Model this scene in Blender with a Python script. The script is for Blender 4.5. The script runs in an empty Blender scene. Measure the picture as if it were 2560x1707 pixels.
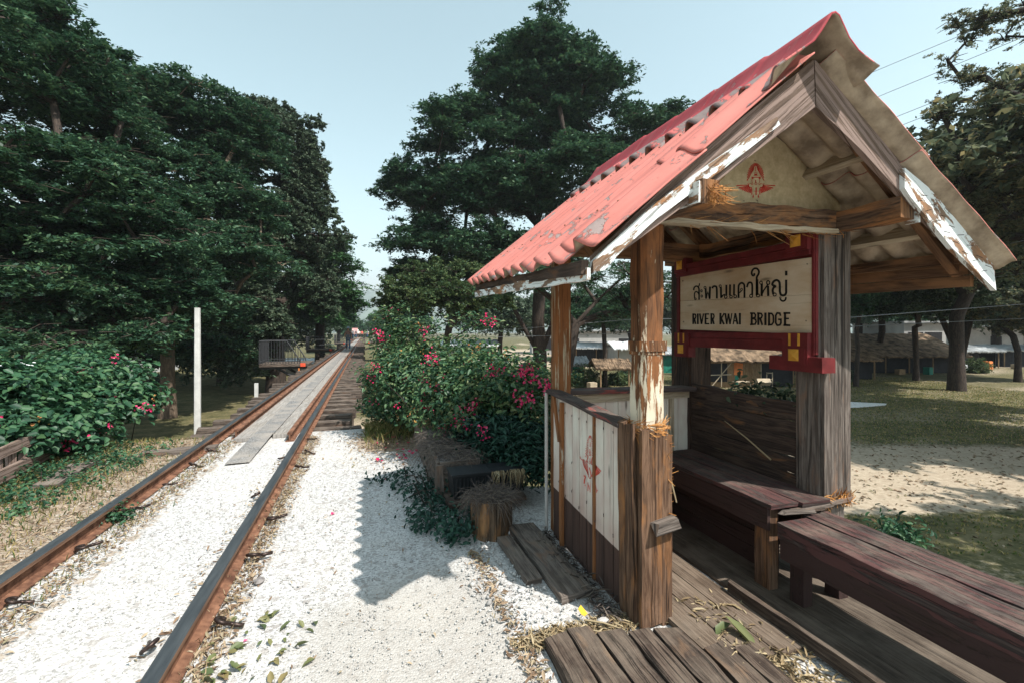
import bpy, math, random
import numpy as np
from mathutils import Vector, Matrix, noise
random.seed(7); rng = np.random.default_rng(7)
S = bpy.context.scene
COL = S.collection

# ------------------------------------------------------------------ camera
F = 1138.0; UVP = 912.0; V0 = 830.0; H = 1.43
TH = math.atan((1280-UVP)/F); c_, s_ = math.cos(TH), math.sin(TH)
cam = bpy.data.cameras.new('camera'); co = bpy.data.objects.new('camera', cam); COL.objects.link(co)
co.location = (0, 0, H); co.rotation_euler = (math.pi/2, 0, -TH)
cam.sensor_width = 36; cam.lens = 36*F/2560.0
cam.shift_y = -(853.5-V0)/2560.0
cam.clip_start = 0.05; cam.clip_end = 12000
S.camera = co

# ------------------------------------------------------------------ world and sun
HAZE = 0.0004
SUNH = Vector((0.45, -0.60, 1.0)).normalized()          # towards the sun
elev = math.asin(SUNH.z); azi = math.atan2(SUNH.x, SUNH.y)
W = bpy.data.worlds.new('World'); S.world = W; W.use_nodes = True
nt = W.node_tree; nt.nodes.clear()
sky = nt.nodes.new('ShaderNodeTexSky'); sky.sky_type = 'NISHITA'; sky.sun_disc = False
sky.sun_elevation = elev; sky.sun_rotation = azi
sky.air_density = 1.3; sky.dust_density = 0.8; sky.ozone_density = 1.0; sky.altitude = 0
hs = nt.nodes.new('ShaderNodeHueSaturation'); hs.inputs['Saturation'].default_value = 0.66; hs.inputs['Hue'].default_value = 0.45
bg = nt.nodes.new('ShaderNodeBackground'); bg.inputs['Strength'].default_value = 0.13
wo = nt.nodes.new('ShaderNodeOutputWorld')
nt.links.new(sky.outputs[0], hs.inputs['Color']); nt.links.new(hs.outputs[0], bg.inputs['Color']); nt.links.new(bg.outputs[0], wo.inputs['Surface'])
sl = bpy.data.lights.new('sun', 'SUN'); sl.energy = 4.7; sl.angle = math.radians(0.5); sl.color = (1.0, 0.955, 0.89)
so = bpy.data.objects.new('sun', sl); COL.objects.link(so); so.rotation_euler = (-SUNH).to_track_quat('-Z', 'Y').to_euler()
so.location = (5, -6, 12)
S.view_settings.view_transform = 'Standard'; S.view_settings.look = 'None'
S.view_settings.exposure = 0.8; S.view_settings.gamma = 1.0
S.cycles.volume_bounces = 0; S.cycles.max_bounces = 6; S.cycles.transparent_max_bounces = 8
S.cycles.use_denoising = True

# ------------------------------------------------------------------ pixel measuring helpers (survey of the place)
def ray(u, v):
    a = (u-1280)/F
    return Vector((a*c_+s_, -a*s_+c_, (V0-v)/F))
def PD(u, v, d): r = ray(u, v); return Vector((0, 0, H)) + r*d
def PX(u, v, X): r = ray(u, v); return Vector((0, 0, H)) + r*(X/r.x)
def PY(u, v, Y): r = ray(u, v); return Vector((0, 0, H)) + r*(Y/r.y)
def PZ(u, v, z=0.0): r = ray(u, v); return Vector((0, 0, H)) + r*((z-H)/r.z)

# ------------------------------------------------------------------ object helpers
def tag(o, label=None, cat=None, group=None, kind=None):
    if label: o['label'] = label
    if cat: o['category'] = cat
    if group: o['group'] = group
    if kind: o['kind'] = kind
    return o
def thing(name, label, cat, loc=(0, 0, 0), group=None):
    o = bpy.data.objects.new(name, None); COL.objects.link(o); o.location = loc; o.empty_display_size = .2
    return tag(o, label, cat, group)
def offs(p):
    v = Vector((0, 0, 0))
    while p is not None: v += Vector(p.location); p = p.parent
    return v
def link(name, me, parent=None):
    o = bpy.data.objects.new(name, me); COL.objects.link(o)
    if parent is not None: o.parent = parent
    return o
def copy_tree(o, parent=None):
    c = o.copy(); COL.objects.link(c); c.parent = parent
    for ch in list(o.children):
        copy_tree(ch, c)
    return c

class MB:
    def __init__(s): s.v = []; s.f = []; s.uv = []; s.m = []
    def face(s, idx, uvs, m=0): s.f.append(idx); s.uv.append(uvs); s.m.append(m)
    def quadstrip(s, rings, us, closed=True, m=0, caps=True, vper=None):
        """rings: list of lists of points (same count); us: u coordinate of each ring"""
        n = len(rings[0]); base = len(s.v)
        for r in rings: s.v.extend([tuple(p) for p in r])
        if vper is None:
            vper = [0.0]
            for k in range(n): vper.append(vper[-1]+(Vector(rings[0][(k+1) % n])-Vector(rings[0][k])).length)
        o = s.off
        for i in range(len(rings)-1):
            for k in range(n if closed else n-1):
                a = base+i*n+k; b = base+i*n+(k+1) % n; d = base+(i+1)*n+k; e = base+(i+1)*n+(k+1) % n
                s.face((a, b, e, d), ((us[i]+o[0], vper[k]+o[1]), (us[i]+o[0], vper[k+1]+o[1]), (us[i+1]+o[0], vper[k+1]+o[1]), (us[i+1]+o[0], vper[k]+o[1])), m)
        if caps and closed:
            for i, rev in ((0, True), (len(rings)-1, False)):
                ids = [base+i*n+k for k in range(n)]
                r0 = Vector(rings[i][0]); ax = (Vector(rings[i][1])-r0).normalized(); nn = Vector(rings[i][2])-r0
                ay = (nn-ax*nn.dot(ax)).normalized() if (nn-ax*nn.dot(ax)).length > 1e-9 else Vector((0, 0, 1))
                uvs = [((Vector(p)-r0).dot(ax)*.5+o[0], (Vector(p)-r0).dot(ay)+o[1]) for p in rings[i]]
                if rev: ids = ids[::-1]; uvs = uvs[::-1]
                s.face(tuple(ids), tuple(uvs), m)
    off = (0, 0)
    def plank(s, a, b, w, t, side=None, segs=None, rough=0.003, m=0, ragged=0.0, taper=(1, 1), cham=0.0, roughw=None):
        """board from a to b; w across 'side', t across the third direction"""
        a = Vector(a); b = Vector(b); L = (b-a).length; d = (b-a)/max(L, 1e-6)
        if side is None: side = Vector((0, 0, 1)) if abs(d.z) < .9 else Vector((1, 0, 0))
        side = Vector(side); side = (side-d*side.dot(d)).normalized(); up = d.cross(side)
        if segs is None: segs = max(1, int(L/0.09))
        s.off = (random.uniform(0, 50), random.uniform(0, 50))
        sd = random.uniform(0, 100); rw = rough if roughw is None else roughw
        rings = []; us = []
        for i in range(segs+1):
            q = i/segs; p = a+d*(L*q)
            k = taper[0]*(1-q)+taper[1]*q
            ring = []
            ch = cham
            if ch > 0:
                cs = [(-.5+ch, -.5), (.5-ch, -.5), (.5, -.5+ch), (.5, .5-ch), (.5-ch, .5), (-.5+ch, .5), (-.5, .5-ch), (-.5, -.5+ch)]
            else: cs = [(-.5, -.5), (.5, -.5), (.5, .5), (-.5, .5)]
            for j, (x, y) in enumerate(cs):
                nn = noise.noise(Vector((q*L*7, j*3.1, sd)))
                nm = noise.noise(Vector((q*L*7, j*3.1+50, sd)))
                e = 0
                if ragged and i in (0, segs): e = (random.random()-.5)*ragged
                ring.append(p+side*(x*w*k+nn*rw)+up*(y*t*k+nm*rough)+d*e)
            rings.append(ring); us.append(q*L)
        s.quadstrip(rings, us, m=m)
        return s
    def box(s, lo, hi, rough=0.0, m=0, axis=None):
        lo = Vector(lo); hi = Vector(hi); dd = hi-lo
        if axis is None: axis = max(range(3), key=lambda i: dd[i])
        a = (lo+hi)/2; b = a.copy(); a[axis] = lo[axis]; b[axis] = hi[axis]
        sd = Vector((0, 0, 1)) if axis != 2 else Vector((1, 0, 0))
        if axis == 0: w, t = dd.z, dd.y
        elif axis == 1: w, t = dd.z, dd.x
        else: w, t = dd.x, dd.y
        return s.plank(a, b, w, t, sd, segs=None if rough else 1, rough=rough, m=m)
    def tube(s, pts, radii, n=6, m=0, caps=True):
        pts = [Vector(p) for p in pts]
        if not hasattr(radii, '__len__'): radii = [radii]*len(pts)
        s.off = (random.uniform(0, 50), random.uniform(0, 50))
        rings = []; us = []; u = 0; ref = None
        for i, p in enumerate(pts):
            d = (pts[min(i+1, len(pts)-1)]-pts[max(i-1, 0)])
            d = d.normalized() if d.length > 1e-9 else Vector((0, 0, 1))
            if ref is None or abs(ref.dot(d)) > .95: ref = Vector((0, 0, 1)) if abs(d.z) < .9 else Vector((1, 0, 0))
            x = (ref-d*ref.dot(d)).normalized(); y = d.cross(x); ref = x
            rings.append([p+(x*math.cos(2*math.pi*k/n)+y*math.sin(2*math.pi*k/n))*radii[i] for k in range(n)])
            if i: u += (pts[i]-pts[i-1]).length
            us.append(u)
        s.quadstrip(rings, us, m=m, caps=caps)
        return s
    def prism(s, poly, vec, m=0, ax=None):
        """flat polygon extruded by vec; uv u along ax"""
        poly = [Vector(p) for p in poly]; vec = Vector(vec); n = len(poly)
        ax = (Vector(ax) if ax is not None else poly[1]-poly[0]).normalized(); ay = vec.normalized().cross(ax)
        s.off = (random.uniform(0, 50), random.uniform(0, 50)); o = s.off
        base = len(s.v); s.v.extend([tuple(p) for p in poly]); s.v.extend([tuple(p+vec) for p in poly])
        uv = [(p.dot(ax)+o[0], p.dot(ay)+o[1]) for p in poly]
        s.face(tuple(range(base, base+n)), tuple(uv), m)
        s.face(tuple(range(base+2*n-1, base+n-1, -1)), tuple(uv[::-1]), m)
        t = vec.length
        for k in range(n):
            k2 = (k+1) % n
            s.face((base+k2, base+k, base+n+k, base+n+k2), ((uv[k2][0], uv[k2][1]), uv[k], (uv[k][0], uv[k][1]+t), (uv[k2][0], uv[k2][1]+t)), m)
        return s
    def build(s, name, mats, parent=None, smooth=False):
        o = offs(parent); me = bpy.data.meshes.new(name)
        me.from_pydata([(x-o.x, y-o.y, z-o.z) for x, y, z in s.v], [], s.f)
        uvl = me.uv_layers.new(name='UVMap')
        flat = [c for fu in s.uv for uv in fu for c in uv]
        uvl.data.foreach_set('uv', flat)
        if not isinstance(mats, (list, tuple)): mats = [mats]
        for mt in mats: me.materials.append(mt)
        me.polygons.foreach_set('material_index', s.m)
        if smooth: me.polygons.foreach_set('use_smooth', [True]*len(s.f))
        me.update(); me.validate()
        return link(name, me, parent)

def np_mesh(name, verts, nper, mat, parent=None, smooth=False, fpat=None):
    """many small polygons; verts (N, nper, 3). fpat: list of local index tuples (quads)"""
    o = offs(parent); N = verts.shape[0]
    v = (verts-np.array(o)).astype(np.float32).reshape(-1, 3)
    me = bpy.data.meshes.new(name)
    if fpat is None: fpat = [tuple(range(nper))]
    k = len(fpat[0]); idx = (np.arange(N)[:, None, None]*nper+np.array(fpat)[None]).reshape(-1)
    nf = N*len(fpat)
    me.vertices.add(len(v)); me.vertices.foreach_set('co', v.ravel())
    me.loops.add(nf*k); me.loops.foreach_set('vertex_index', idx.astype(np.int32))
    me.polygons.add(nf); me.polygons.foreach_set('loop_start', (np.arange(nf)*k).astype(np.int32))
    me.polygons.foreach_set('loop_total', np.full(nf, k, np.int32))
    if smooth: me.polygons.foreach_set('use_smooth', np.ones(nf, bool))
    for mt in (mat if isinstance(mat, (list, tuple)) else [mat]): me.materials.append(mt)
    me.update(calc_edges=True)
    return link(name, me, parent)

def leafpolys(C, N, D, L, Wd, fold=0.0):
    """rhombus-like leaves. C,N,D (n,3); L,Wd (n,)"""
    N = N/np.linalg.norm(N, axis=1)[:, None]
    D = D-N*(D*N).sum(1)[:, None]; D = D/(np.linalg.norm(D, axis=1)[:, None]+1e-9)
    T = np.cross(N, D); L = L[:, None]; Wd = Wd[:, None]
    if fold == 0:
        return np.stack([C-D*L*.5, C-D*L*.05+T*Wd*.5, C+D*L*.5, C-D*L*.05-T*Wd*.5], 1), 4, [(0, 1, 2, 3)]
    up = N*Wd*fold
    P = [C-D*L*.5, C-D*L*.18+T*Wd*.5+up, C+D*L*.2+T*Wd*.38+up, C+D*L*.5-N*L*.1, C+D*L*.2-T*Wd*.38+up, C-D*L*.18-T*Wd*.5+up]
    return np.stack(P, 1), 6, [(0, 1, 2, 3), (0, 3, 4, 5)]

# ------------------------------------------------------------------ materials
def newmat(name):
    m = bpy.data.materials.new(name); m.use_nodes = True; n = m.node_tree
    n.nodes.clear(); out = n.nodes.new('ShaderNodeOutputMaterial'); b = n.nodes.new('ShaderNodeBsdfPrincipled')
    n.links.new(b.outputs[0], out.inputs[0]); b.inputs['Roughness'].default_value = .8
    b.inputs['Specular IOR Level'].default_value = .25
    return m, n, b, out
def col(c): return (c[0], c[1], c[2], 1)
def nd(n, t, **kw):
    x = n.nodes.new(t)
    for k, v in kw.items():
        if k in x.inputs: x.inputs[k].default_value = v
        else: setattr(x, k, v)
    return x
def ramp(n, fac, stops, interp='LINEAR'):
    r = n.nodes.new('ShaderNodeValToRGB'); r.color_ramp.interpolation = interp
    e = r.color_ramp.elements
    while len(e) < len(stops): e.new(.5)
    for i, (p, c) in enumerate(stops):
        e[i].position = p; e[i].color = col(c) if hasattr(c, '__len__') else (c, c, c, 1)
    n.links.new(fac, r.inputs[0]); return r.outputs[0]
def mixc(n, f, a, b, mode='MIX'):
    x = n.nodes.new('ShaderNodeMix'); x.data_type = 'RGBA'; x.blend_type = mode
    for i, v in ((0, f), (6, a), (7, b)):
        if hasattr(v, 'is_output') or isinstance(v, bpy.types.NodeSocket): n.links.new(v, x.inputs[i])
        elif i == 0: x.inputs[0].default_value = v
        else: x.inputs[i].default_value = col(v)
    return x.outputs[2]
def coords(n, kind='UV', scale=(1, 1, 1), rot=(0, 0, 0)):
    t = n.nodes.new('ShaderNodeTexCoord'); mp = n.nodes.new('ShaderNodeMapping')
    mp.inputs['Scale'].default_value = scale; mp.inputs['Rotation'].default_value = rot
    n.links.new(t.outputs[kind], mp.inputs[0]); return mp.outputs[0]
def noi(n, vec, scale=5, detail=4, rough=.55, dist=0.0):
    x = nd(n, 'ShaderNodeTexNoise', Scale=scale, Detail=detail, Roughness=rough, Distortion=dist)
    n.links.new(vec, x.inputs['Vector']); return x.outputs[0]
def bump(n, b, h, s=.5, d=.01):
    x = nd(n, 'ShaderNodeBump', Strength=s, Distance=d); n.links.new(h, x.inputs['Height']); n.links.new(x.outputs[0], b.inputs['Normal'])
def mth(n, op, a, b=0.0, c=None, clamp=False):
    x = n.nodes.new('ShaderNodeMath'); x.operation = op; x.use_clamp = clamp
    for i, v in enumerate((a, b, c)):
        if v is None: continue
        if isinstance(v, bpy.types.NodeSocket): n.links.new(v, x.inputs[i])
        else: x.inputs[i].default_value = v
    return x.outputs[0]

def wood(name, dark, light, paint=None, amt=.5, paint2=None, rot=None, rotamt=.35, crack=.5, gr=30, pz=None, rough=.85, bstr=.6, psc=(3, 14, 1)):
    m, n, b, o = newmat(name)
    g = mth(n, 'ADD', mth(n, 'MULTIPLY', noi(n, coords(n, 'UV', (3.2, gr*.8, 1)), 1, 9, .65, .9), .5), mth(n, 'MULTIPLY', noi(n, coords(n, 'UV', (3.5, gr*3.2, 1)), 1, 5, .7, .2), .5))
    base = ramp(n, g, [(.36, [x*.65 for x in dark]), (.46, dark), (.54, [(a+c)/2 for a, c in zip(dark, light)]), (.68, light)])
    big = noi(n, coords(n, 'UV', (1.5, 3, 1)), 1.3, 3)
    base = mixc(n, mth(n, 'MULTIPLY', big, .55), base, [x*.55 for x in dark])
    if rot is not None:
        rm = ramp(n, noi(n, coords(n, 'UV', (3.0, 11, 1)), 1, 6, .6, .5), [(1-rotamt-.12, 0), (1-rotamt+.04, 1)])
        base = mixc(n, rm, base, rot)
    height = g
    if paint is not None:
        pn = noi(n, coords(n, 'UV', psc), 1, 8, .68, .3)
        if pz is not None:
            zc = nd(n, 'ShaderNodeSeparateXYZ'); n.links.new(coords(n, 'Object'), zc.inputs[0])
            zr = nd(n, 'ShaderNodeMapRange'); n.links.new(zc.outputs[2], zr.inputs[0])
            zr.inputs[1].default_value = pz[0]; zr.inputs[2].default_value = pz[1]; zr.inputs[3].default_value = pz[2]; zr.inputs[4].default_value = pz[3]
            pn = mth(n, 'ADD', pn, zr.outputs[0])
        pm = ramp(n, pn, [(.5+(.5-amt)*.5-.015, 0), (.5+(.5-amt)*.5+.015, 1)])
        pc = paint
        if paint2 is not None: pc = mixc(n, ramp(n, noi(n, coords(n, 'UV', (2, 5, 1)), 1.7, 5), [(.38, 0), (.66, 1)]), paint, paint2)
        else: pc = mixc(n, mth(n, 'MULTIPLY', g, .35), paint, [x*.62 for x in paint])
        base = mixc(n, pm, base, pc)
        height = mth(n, 'ADD', mth(n, 'MULTIPLY', g, .6), mth(n, 'MULTIPLY', pm, .35))
    kv = nd(n, 'ShaderNodeTexVoronoi', Scale=1.0); n.links.new(coords(n, 'UV', (2.2, 9, 1)), kv.inputs['Vector']); kn = ramp(n, kv.outputs['Distance'], [(.05, .8), (.13, 0)]); base = mixc(n, kn, base, [x*.4 for x in dark])
    ck = ramp(n, noi(n, coords(n, 'UV', (.9, gr*.8, 1)), 1.3, 6, .6, .8), [(.34, 1), (.39, 0)])
    ck2 = ramp(n, noi(n, coords(n, 'UV', (.6, gr*2.1, 1)), 1.1, 4, .55, .5), [(.33, 1), (.37, 0)]); ck = mth(n, 'MAXIMUM', ck, ck2)
    base = mixc(n, mth(n, 'MULTIPLY', ck, crack), base, [x*.18 for x in dark])
    gn = n.nodes.new('ShaderNodeNewGeometry'); sz_ = nd(n, 'ShaderNodeSeparateXYZ'); n.links.new(gn.outputs['Normal'], sz_.inputs[0])
    du = mth(n, 'MULTIPLY', ramp(n, sz_.outputs[2], [(.75, 0), (.95, 1)]), ramp(n, noi(n, coords(n, 'Object'), 4.5, 6, .65), [(.42, 0), (.70, .42)]))
    base = mixc(n, du, base, (.25, .205, .16))
    n.links.new(base, b.inputs['Base Color']); b.inputs['Roughness'].default_value = rough
    bump(n, b, mth(n, 'SUBTRACT', height, mth(n, 'MULTIPLY', ck, .7)), bstr, .011)
    return m
def flat(name, c, var=.25, sc=6, rough=.8, metal=0, bstr=.2, kind='Object', c2=None):
    m, n, b, o = newmat(name)
    x = noi(n, coords(n, kind), sc, 6, .6)
    n.links.new(mixc(n, ramp(n, x, [(.35, 0), (.65, 1)]), [v*(1-var) for v in c], c2 or [min(1, v*(1+var)) for v in c]), b.inputs['Base Color'])
    b.inputs['Roughness'].default_value = rough; b.inputs['Metallic'].default_value = metal
    bump(n, b, x, bstr, .01); return m
def leafmat(name, cols, trans=.25, rough=.5, spec=.3):
    m, n, b, o = newmat(name)
    g = n.nodes.new('ShaderNodeNewGeometry')
    big = noi(n, coords(n, 'Object'), .35, 3)
    f = mth(n, 'ADD', mth(n, 'MULTIPLY', g.outputs['Random Per Island'], .6), mth(n, 'MULTIPLY', big, .4))
    k = len(cols); c = ramp(n, f, [(.15+.7*i/(k-1), cc) for i, cc in enumerate(cols)])
    n.links.new(c, b.inputs['Base Color']); b.inputs['Roughness'].default_value = rough; b.inputs['Specular IOR Level'].default_value = spec
    t = n.nodes.new('ShaderNodeBsdfTranslucent'); n.links.new(c, t.inputs[0])
    mx = n.nodes.new('ShaderNodeMixShader'); mx.inputs[0].default_value = trans
    n.links.new(b.outputs[0], mx.inputs[1]); n.links.new(t.outputs[0], mx.inputs[2]); n.links.new(mx.outputs[0], o.inputs[0])
    return m

M = {}
ORG = (.26, .105, .04)
M['post_paint'] = wood('peeling_cream_post', (.10, .045, .022), (.28, .13, .06), (.66, .60, .47), .50, paint2=(.56, .43, .29), rot=ORG, rotamt=.42, crack=.7, pz=(1.9, 1.0, -.24, .06), psc=(4, 22, 1))
M['post_far'] = wood('orange_brown_post', (.14, .055, .02), (.33, .15, .06), (.50, .44, .32), .34, rot=ORG, rotamt=.5, crack=.6, psc=(1.5, 30, 1))
M['post_bare'] = wood('bare_brown_grey_wood', (.09, .048, .028), (.29, .175, .11), None, rot=(.27, .12, .045), rotamt=.36, crack=.9)
M['grey_wood'] = wood('grey_weathered_wood', (.095, .075, .063), (.30, .255, .22), None, rot=(.20, .12, .08), rotamt=.34, crack=.85)
M['dark_wood'] = wood('dark_seat_back_wood', (.045, .03, .024), (.14, .095, .07), None, rot=(.22, .10, .04), rotamt=.3, crack=.9)
M['beam_rot'] = wood('rotten_beam_wood', (.07, .04, .026), (.27, .165, .10), None, rot=(.33, .15, .06), rotamt=.42, crack=.95, bstr=1)
M['barge_brown'] = wood('worn_pinkish_barge', (.12, .08, .06), (.24, .17, .13), (.27, .195, .165), .55, rot=(.28, .15, .08), rotamt=.22, crack=.6, psc=(1.2, 40, 1))
M['white_trim'] = wood('peeling_white_trim', (.20, .13, .09), (.40, .28, .19), (.80, .84, .83), .56, rot=(.34, .17, .08), rotamt=.42, crack=.6, psc=(5, 16, 1))
M['wall_white'] = wood('cream_wall_boards', (.22, .15, .11), (.42, .33, .25), (.70, .655, .57), .86, paint2=(.58, .46, .40), crack=.25, psc=(1.2, 14, 1), bstr=.35)
M['wall_dark'] = wood('dark_skirting_boards', (.035, .022, .018), (.09, .05, .04), (.05, .028, .025), .6, crack=.5)
M['batten'] = wood('rusty_batten', (.16, .07, .03), (.36, .19, .10), (.5, .42, .33), .25, rot=ORG, rotamt=.5)
M['cap_rail'] = wood('worn_cap_rail', (.06, .045, .042), (.17, .13, .12), (.24, .07, .06), .34, crack=.5)
M['bench_red'] = wood('maroon_bench', (.045, .033, .030), (.125, .088, .080), (.095, .043, .040), .50, crack=.95, bstr=.9, psc=(2.5, 22, 1))
M['deck'] = wood('worn_deck_boards', (.055, .038, .029), (.195, .145, .11), None, rot=(.20, .12, .07), rotamt=.3, crack=1.0, bstr=1)
M['floor'] = wood('shelter_floor_boards', (.11, .078, .055), (.29, .225, .17), None, crack=.8, gr=45)
M['sleeper'] = wood('old_sleeper_timber', (.05, .037, .03), (.30, .235, .19), None, rot=(.15, .08, .05), rotamt=.3, crack=1.0)
M['deck_grey'] = wood('grey_bridge_deck_boards', (.26, .24, .22), (.50, .47, .435), None, crack=.45)
M['grating'] = flat('grey_steel_tread', (.23, .225, .22), .3, 12, .55, .3)
M['light_wood'] = wood('pale_board', (.40, .32, .22), (.66, .56, .42), None, crack=.3)
M['under_board'] = wood('orange_eave_board', (.11, .055, .03), (.27, .155, .085), None, rot=(.28, .14, .065), rotamt=.45, crack=.6)
M['straw'] = leafmat('dry_straw', [(.17, .12, .07), (.34, .26, .15), (.50, .42, .28)], .1, .8, .1)
M['hay_grey'] = leafmat('grey_dry_stems', [(.05, .045, .045), (.12, .10, .09), (.22, .18, .14)], .05, .8, .1)
M['litter'] = leafmat('dry_leaf_litter', [(.12, .075, .05), (.25, .17, .11), (.40, .32, .22), (.18, .17, .10)], .1, .8, .1)
M['green_litter'] = leafmat('fallen_green_leaves', [(.05, .08, .035), (.13, .15, .06), (.22, .16, .07)], .1)
M['leaf_rain'] = leafmat('rain_tree_leaves', [(.011, .034, .021), (.028, .074, .042), (.055, .125, .062), (.10, .165, .070)], .3)
M['leaf_dark'] = leafmat('dark_tree_leaves', [(.014, .028, .017), (.036, .062, .036), (.075, .110, .065), (.125, .155, .095)], .2, .55, .2)
M['leaf_bright'] = leafmat('bright_tree_leaves', [(.022, .06, .025), (.045, .12, .04), (.09, .18, .06)])
M['leaf_mid'] = leafmat('mid_tree_leaves', [(.020, .045, .022), (.045, .085, .035), (.085, .125, .045), (.13, .15, .06)], .3, .6, .2)
M['leaf_olive'] = leafmat('olive_tree_leaves', [(.035, .05, .035), (.09, .12, .075), (.17, .18, .10), (.26, .19, .08)], .5)
M['leaf_bush'] = leafmat('bougainvillea_leaves', [(.012, .038, .020), (.027, .080, .040), (.055, .130, .055), (.11, .19, .075), (.20, .22, .09)], .3, .45, .4)
M['leaf_vine'] = leafmat('broad_vine_leaves', [(.014, .045, .026), (.026, .085, .042), (.05, .13, .06), (.09, .17, .07)], .3, .45, .35)
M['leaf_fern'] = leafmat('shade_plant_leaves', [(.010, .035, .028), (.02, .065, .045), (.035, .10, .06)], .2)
M['bract'] = leafmat('magenta_bracts', [(.55, .012, .09), (.75, .02, .15), (.85, .18, .30)], .3, .6, .2)
M['dry_bract'] = leafmat('faded_orange_bracts', [(.30, .09, .03), (.50, .22, .08), (.7, .45, .12)], .3)
M['bark'] = wood('tree_bark', (.03, .022, .018), (.11, .08, .06), None, rot=(.16, .08, .045), rotamt=.25, crack=.8, gr=10)
M['bark_light'] = wood('pale_tree_bark', (.10, .072, .05), (.27, .20, .145), None, crack=.6, gr=10)
M['steel_dark'] = flat('rail_worn_steel', (.055, .062, .068), .3, 60, .42, .55, .1)
M['rust'] = flat('rail_rust', (.13, .058, .036), .4, 14, .9, 0, .3, c2=(.25, .125, .075))
M['clip'] = flat('spring_clip_steel', (.05, .035, .03), .4, 40, .38, .6)
M['iron'] = flat('dark_iron_railing', (.040, .041, .044), .2, 10, .6, .3)
M['sign_red'] = flat('sign_oxblood_paint', (.13, .016, .017), .3, 9, .6, 0, .1)
M['sign_yellow'] = flat('sign_ochre_paint', (.62, .30, .04), .2, 12, .6)
M['letter'] = flat('black_lettering_paint', (.012, .010, .009), .3, 40, .6, 0, 0)
M['emblem'] = flat('red_stencil_paint', (.50, .03, .02), .25, 40, .7, 0, 0)
M['emblem_fade'] = flat('faded_red_stencil_paint', (.58, .09, .06), .3, 30, .7, 0, 0)
M['plaster'] = flat('concrete_pole', (.50, .49, .46), .12, 8, .9)
M['thatch'] = flat('thatch_roof', (.16, .11, .07), .7, 2.0, .95, 0, .8)
M['bamboo'] = wood('bamboo_wall', (.22, .14, .075), (.46, .33, .19), None, crack=.6)
M['tin'] = flat('grey_corrugated_tin', (.30, .31, .31), .4, 1.2, .6, .2)
M['white_roof'] = flat('white_sheet_roof', (.70, .72, .73), .12, .8, .6)
M['white_wall'] = flat('white_render_wall', (.38, .38, .37), .12, .8, .9)
M['dark_gap'] = flat('dark_opening', (.02, .02, .022), .3, 2, .8)  # near-black sheets stand in for shade inside openings; shed walls share it
M['teal'] = flat('green_tarp', (.02, .20, .14), .3, 2, .7)
M['orange'] = flat('orange_sheet', (.62, .20, .06), .3, 2, .7)
M['plastic'] = flat('black_plastic_planter', (.018, .020, .022), .2, 12, .5)
M['pvc'] = flat('grey_pvc_pipe', (.42, .40, .38), .1, 10, .5)
M['stone'] = leafmat('pale_gravel_stones', [(.24, .23, .22), (.42, .41, .39), (.56, .55, .53)], 0, .9, .1)
M['rock'] = flat('grey_rock', (.22, .20, .19), .4, 14, .9, 0, .6)
M['cable'] = flat('grey_cable', (.20, .21, .22), .1, 5, .5)
M['red_paint'] = flat('red_orange_paint', (.70, .09, .04), .2, 10, .6)
M['yellow_leaf'] = flat('yellow_leaf', (.72, .42, .03), .2, 30, .6)

# ================================================================== GROUND
def lerp(a, b, t): return a+(b-a)*t
def sst(a, b, x): t = np.clip((x-a)/(b-a), 0, 1); return t*t*(3-2*t)
def ground_z(x, y):
    x = np.asarray(x, float); y = np.asarray(y, float)
    xr = lerp(2.95, 1.15, sst(3.3, 4.3, y)); xl = -3.9+0*y
    d = np.maximum(np.maximum(x-xr, xl-x), y-7.25)
    z = -2.5*sst(0, 1, np.clip((d+.15)/3.0, 0, 1))
    return z
def gz(x, y): return float(ground_z(x, y))
def axis(lo, hi, fine_lo, fine_hi, step, growth=1.13):
    a = list(np.arange(fine_lo, fine_hi+step/2, step)); s0 = step; p = a[-1]
    while p < hi: s0 *= growth; p += s0; a.append(p)
    s0 = step; p = a[0]; pre = []
    while p > lo: s0 *= growth; p -= s0; pre.append(p)
    return np.array(pre[::-1]+a)
ax = axis(-4500, 4500, -5, 6, .06); ay = axis(-1500, 4500, 0.3, 11, .06)
GX, GY = np.meshgrid(ax, ay); GZ = ground_z(GX, GY)
rs = np.random.default_rng(3)
def vnoise(x, y, sc, seed=0):
    r = np.random.default_rng(seed); out = 0*x
    for k in range(6):
        a, b, p = r.normal(0, 1, 3); out = out+np.sin((x*a+y*b)*sc+p*7)
    return out/6
near = np.exp(-((GX-0)**2+(GY-3)**2)/200)
GZ = GZ+.012*vnoise(GX, GY, 3.0, 1)*near+.006*vnoise(GX, GY, 9, 2)*near-.006
DEP = GX*s_+GY*c_; LAT = GX*c_-GY*s_
plate = (GZ > -.35)
gr = sst(-2.25, -1.8, GX+.25*vnoise(GX, GY, 2.2, 4))*(GZ > -.08)
for q in ():
    pass
litter = np.exp(-((GX+1.55-.04*vnoise(GX, GY, 4, 8))/.10)**2)*sst(1.4, 2.2, GY)*.55+np.exp(-((GX+.60)/.08)**2)*.5+np.exp(-((GX-.62)/.5)**2-((GY-6.5)/.9)**2)*.8
litter = litter+np.exp(-((GX-.15)/.5)**2-((GY-6.3)/.8)**2)*.6
litter = litter*(GZ > -.2)
litter = np.maximum(litter, (1-gr)*sst(-4.2, -2.4, GX+.4*vnoise(GX, GY, 1.3, 9))*(GZ > -.4))
road = sst(9.7, 10.6, DEP+.5*vnoise(GX, GY, .5, 5))*(1-sst(14.8, 16.3, DEP+.9*vnoise(GX, GY, .45, 6)))*(LAT > 1.5)
road = np.maximum(road, .85*np.exp(-((LAT-1)/7)**2-((DEP-30)/5)**2))
road = np.maximum(road, .8*np.exp(-((LAT+7)/3)**2-((DEP-17)/5)**2))
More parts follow.
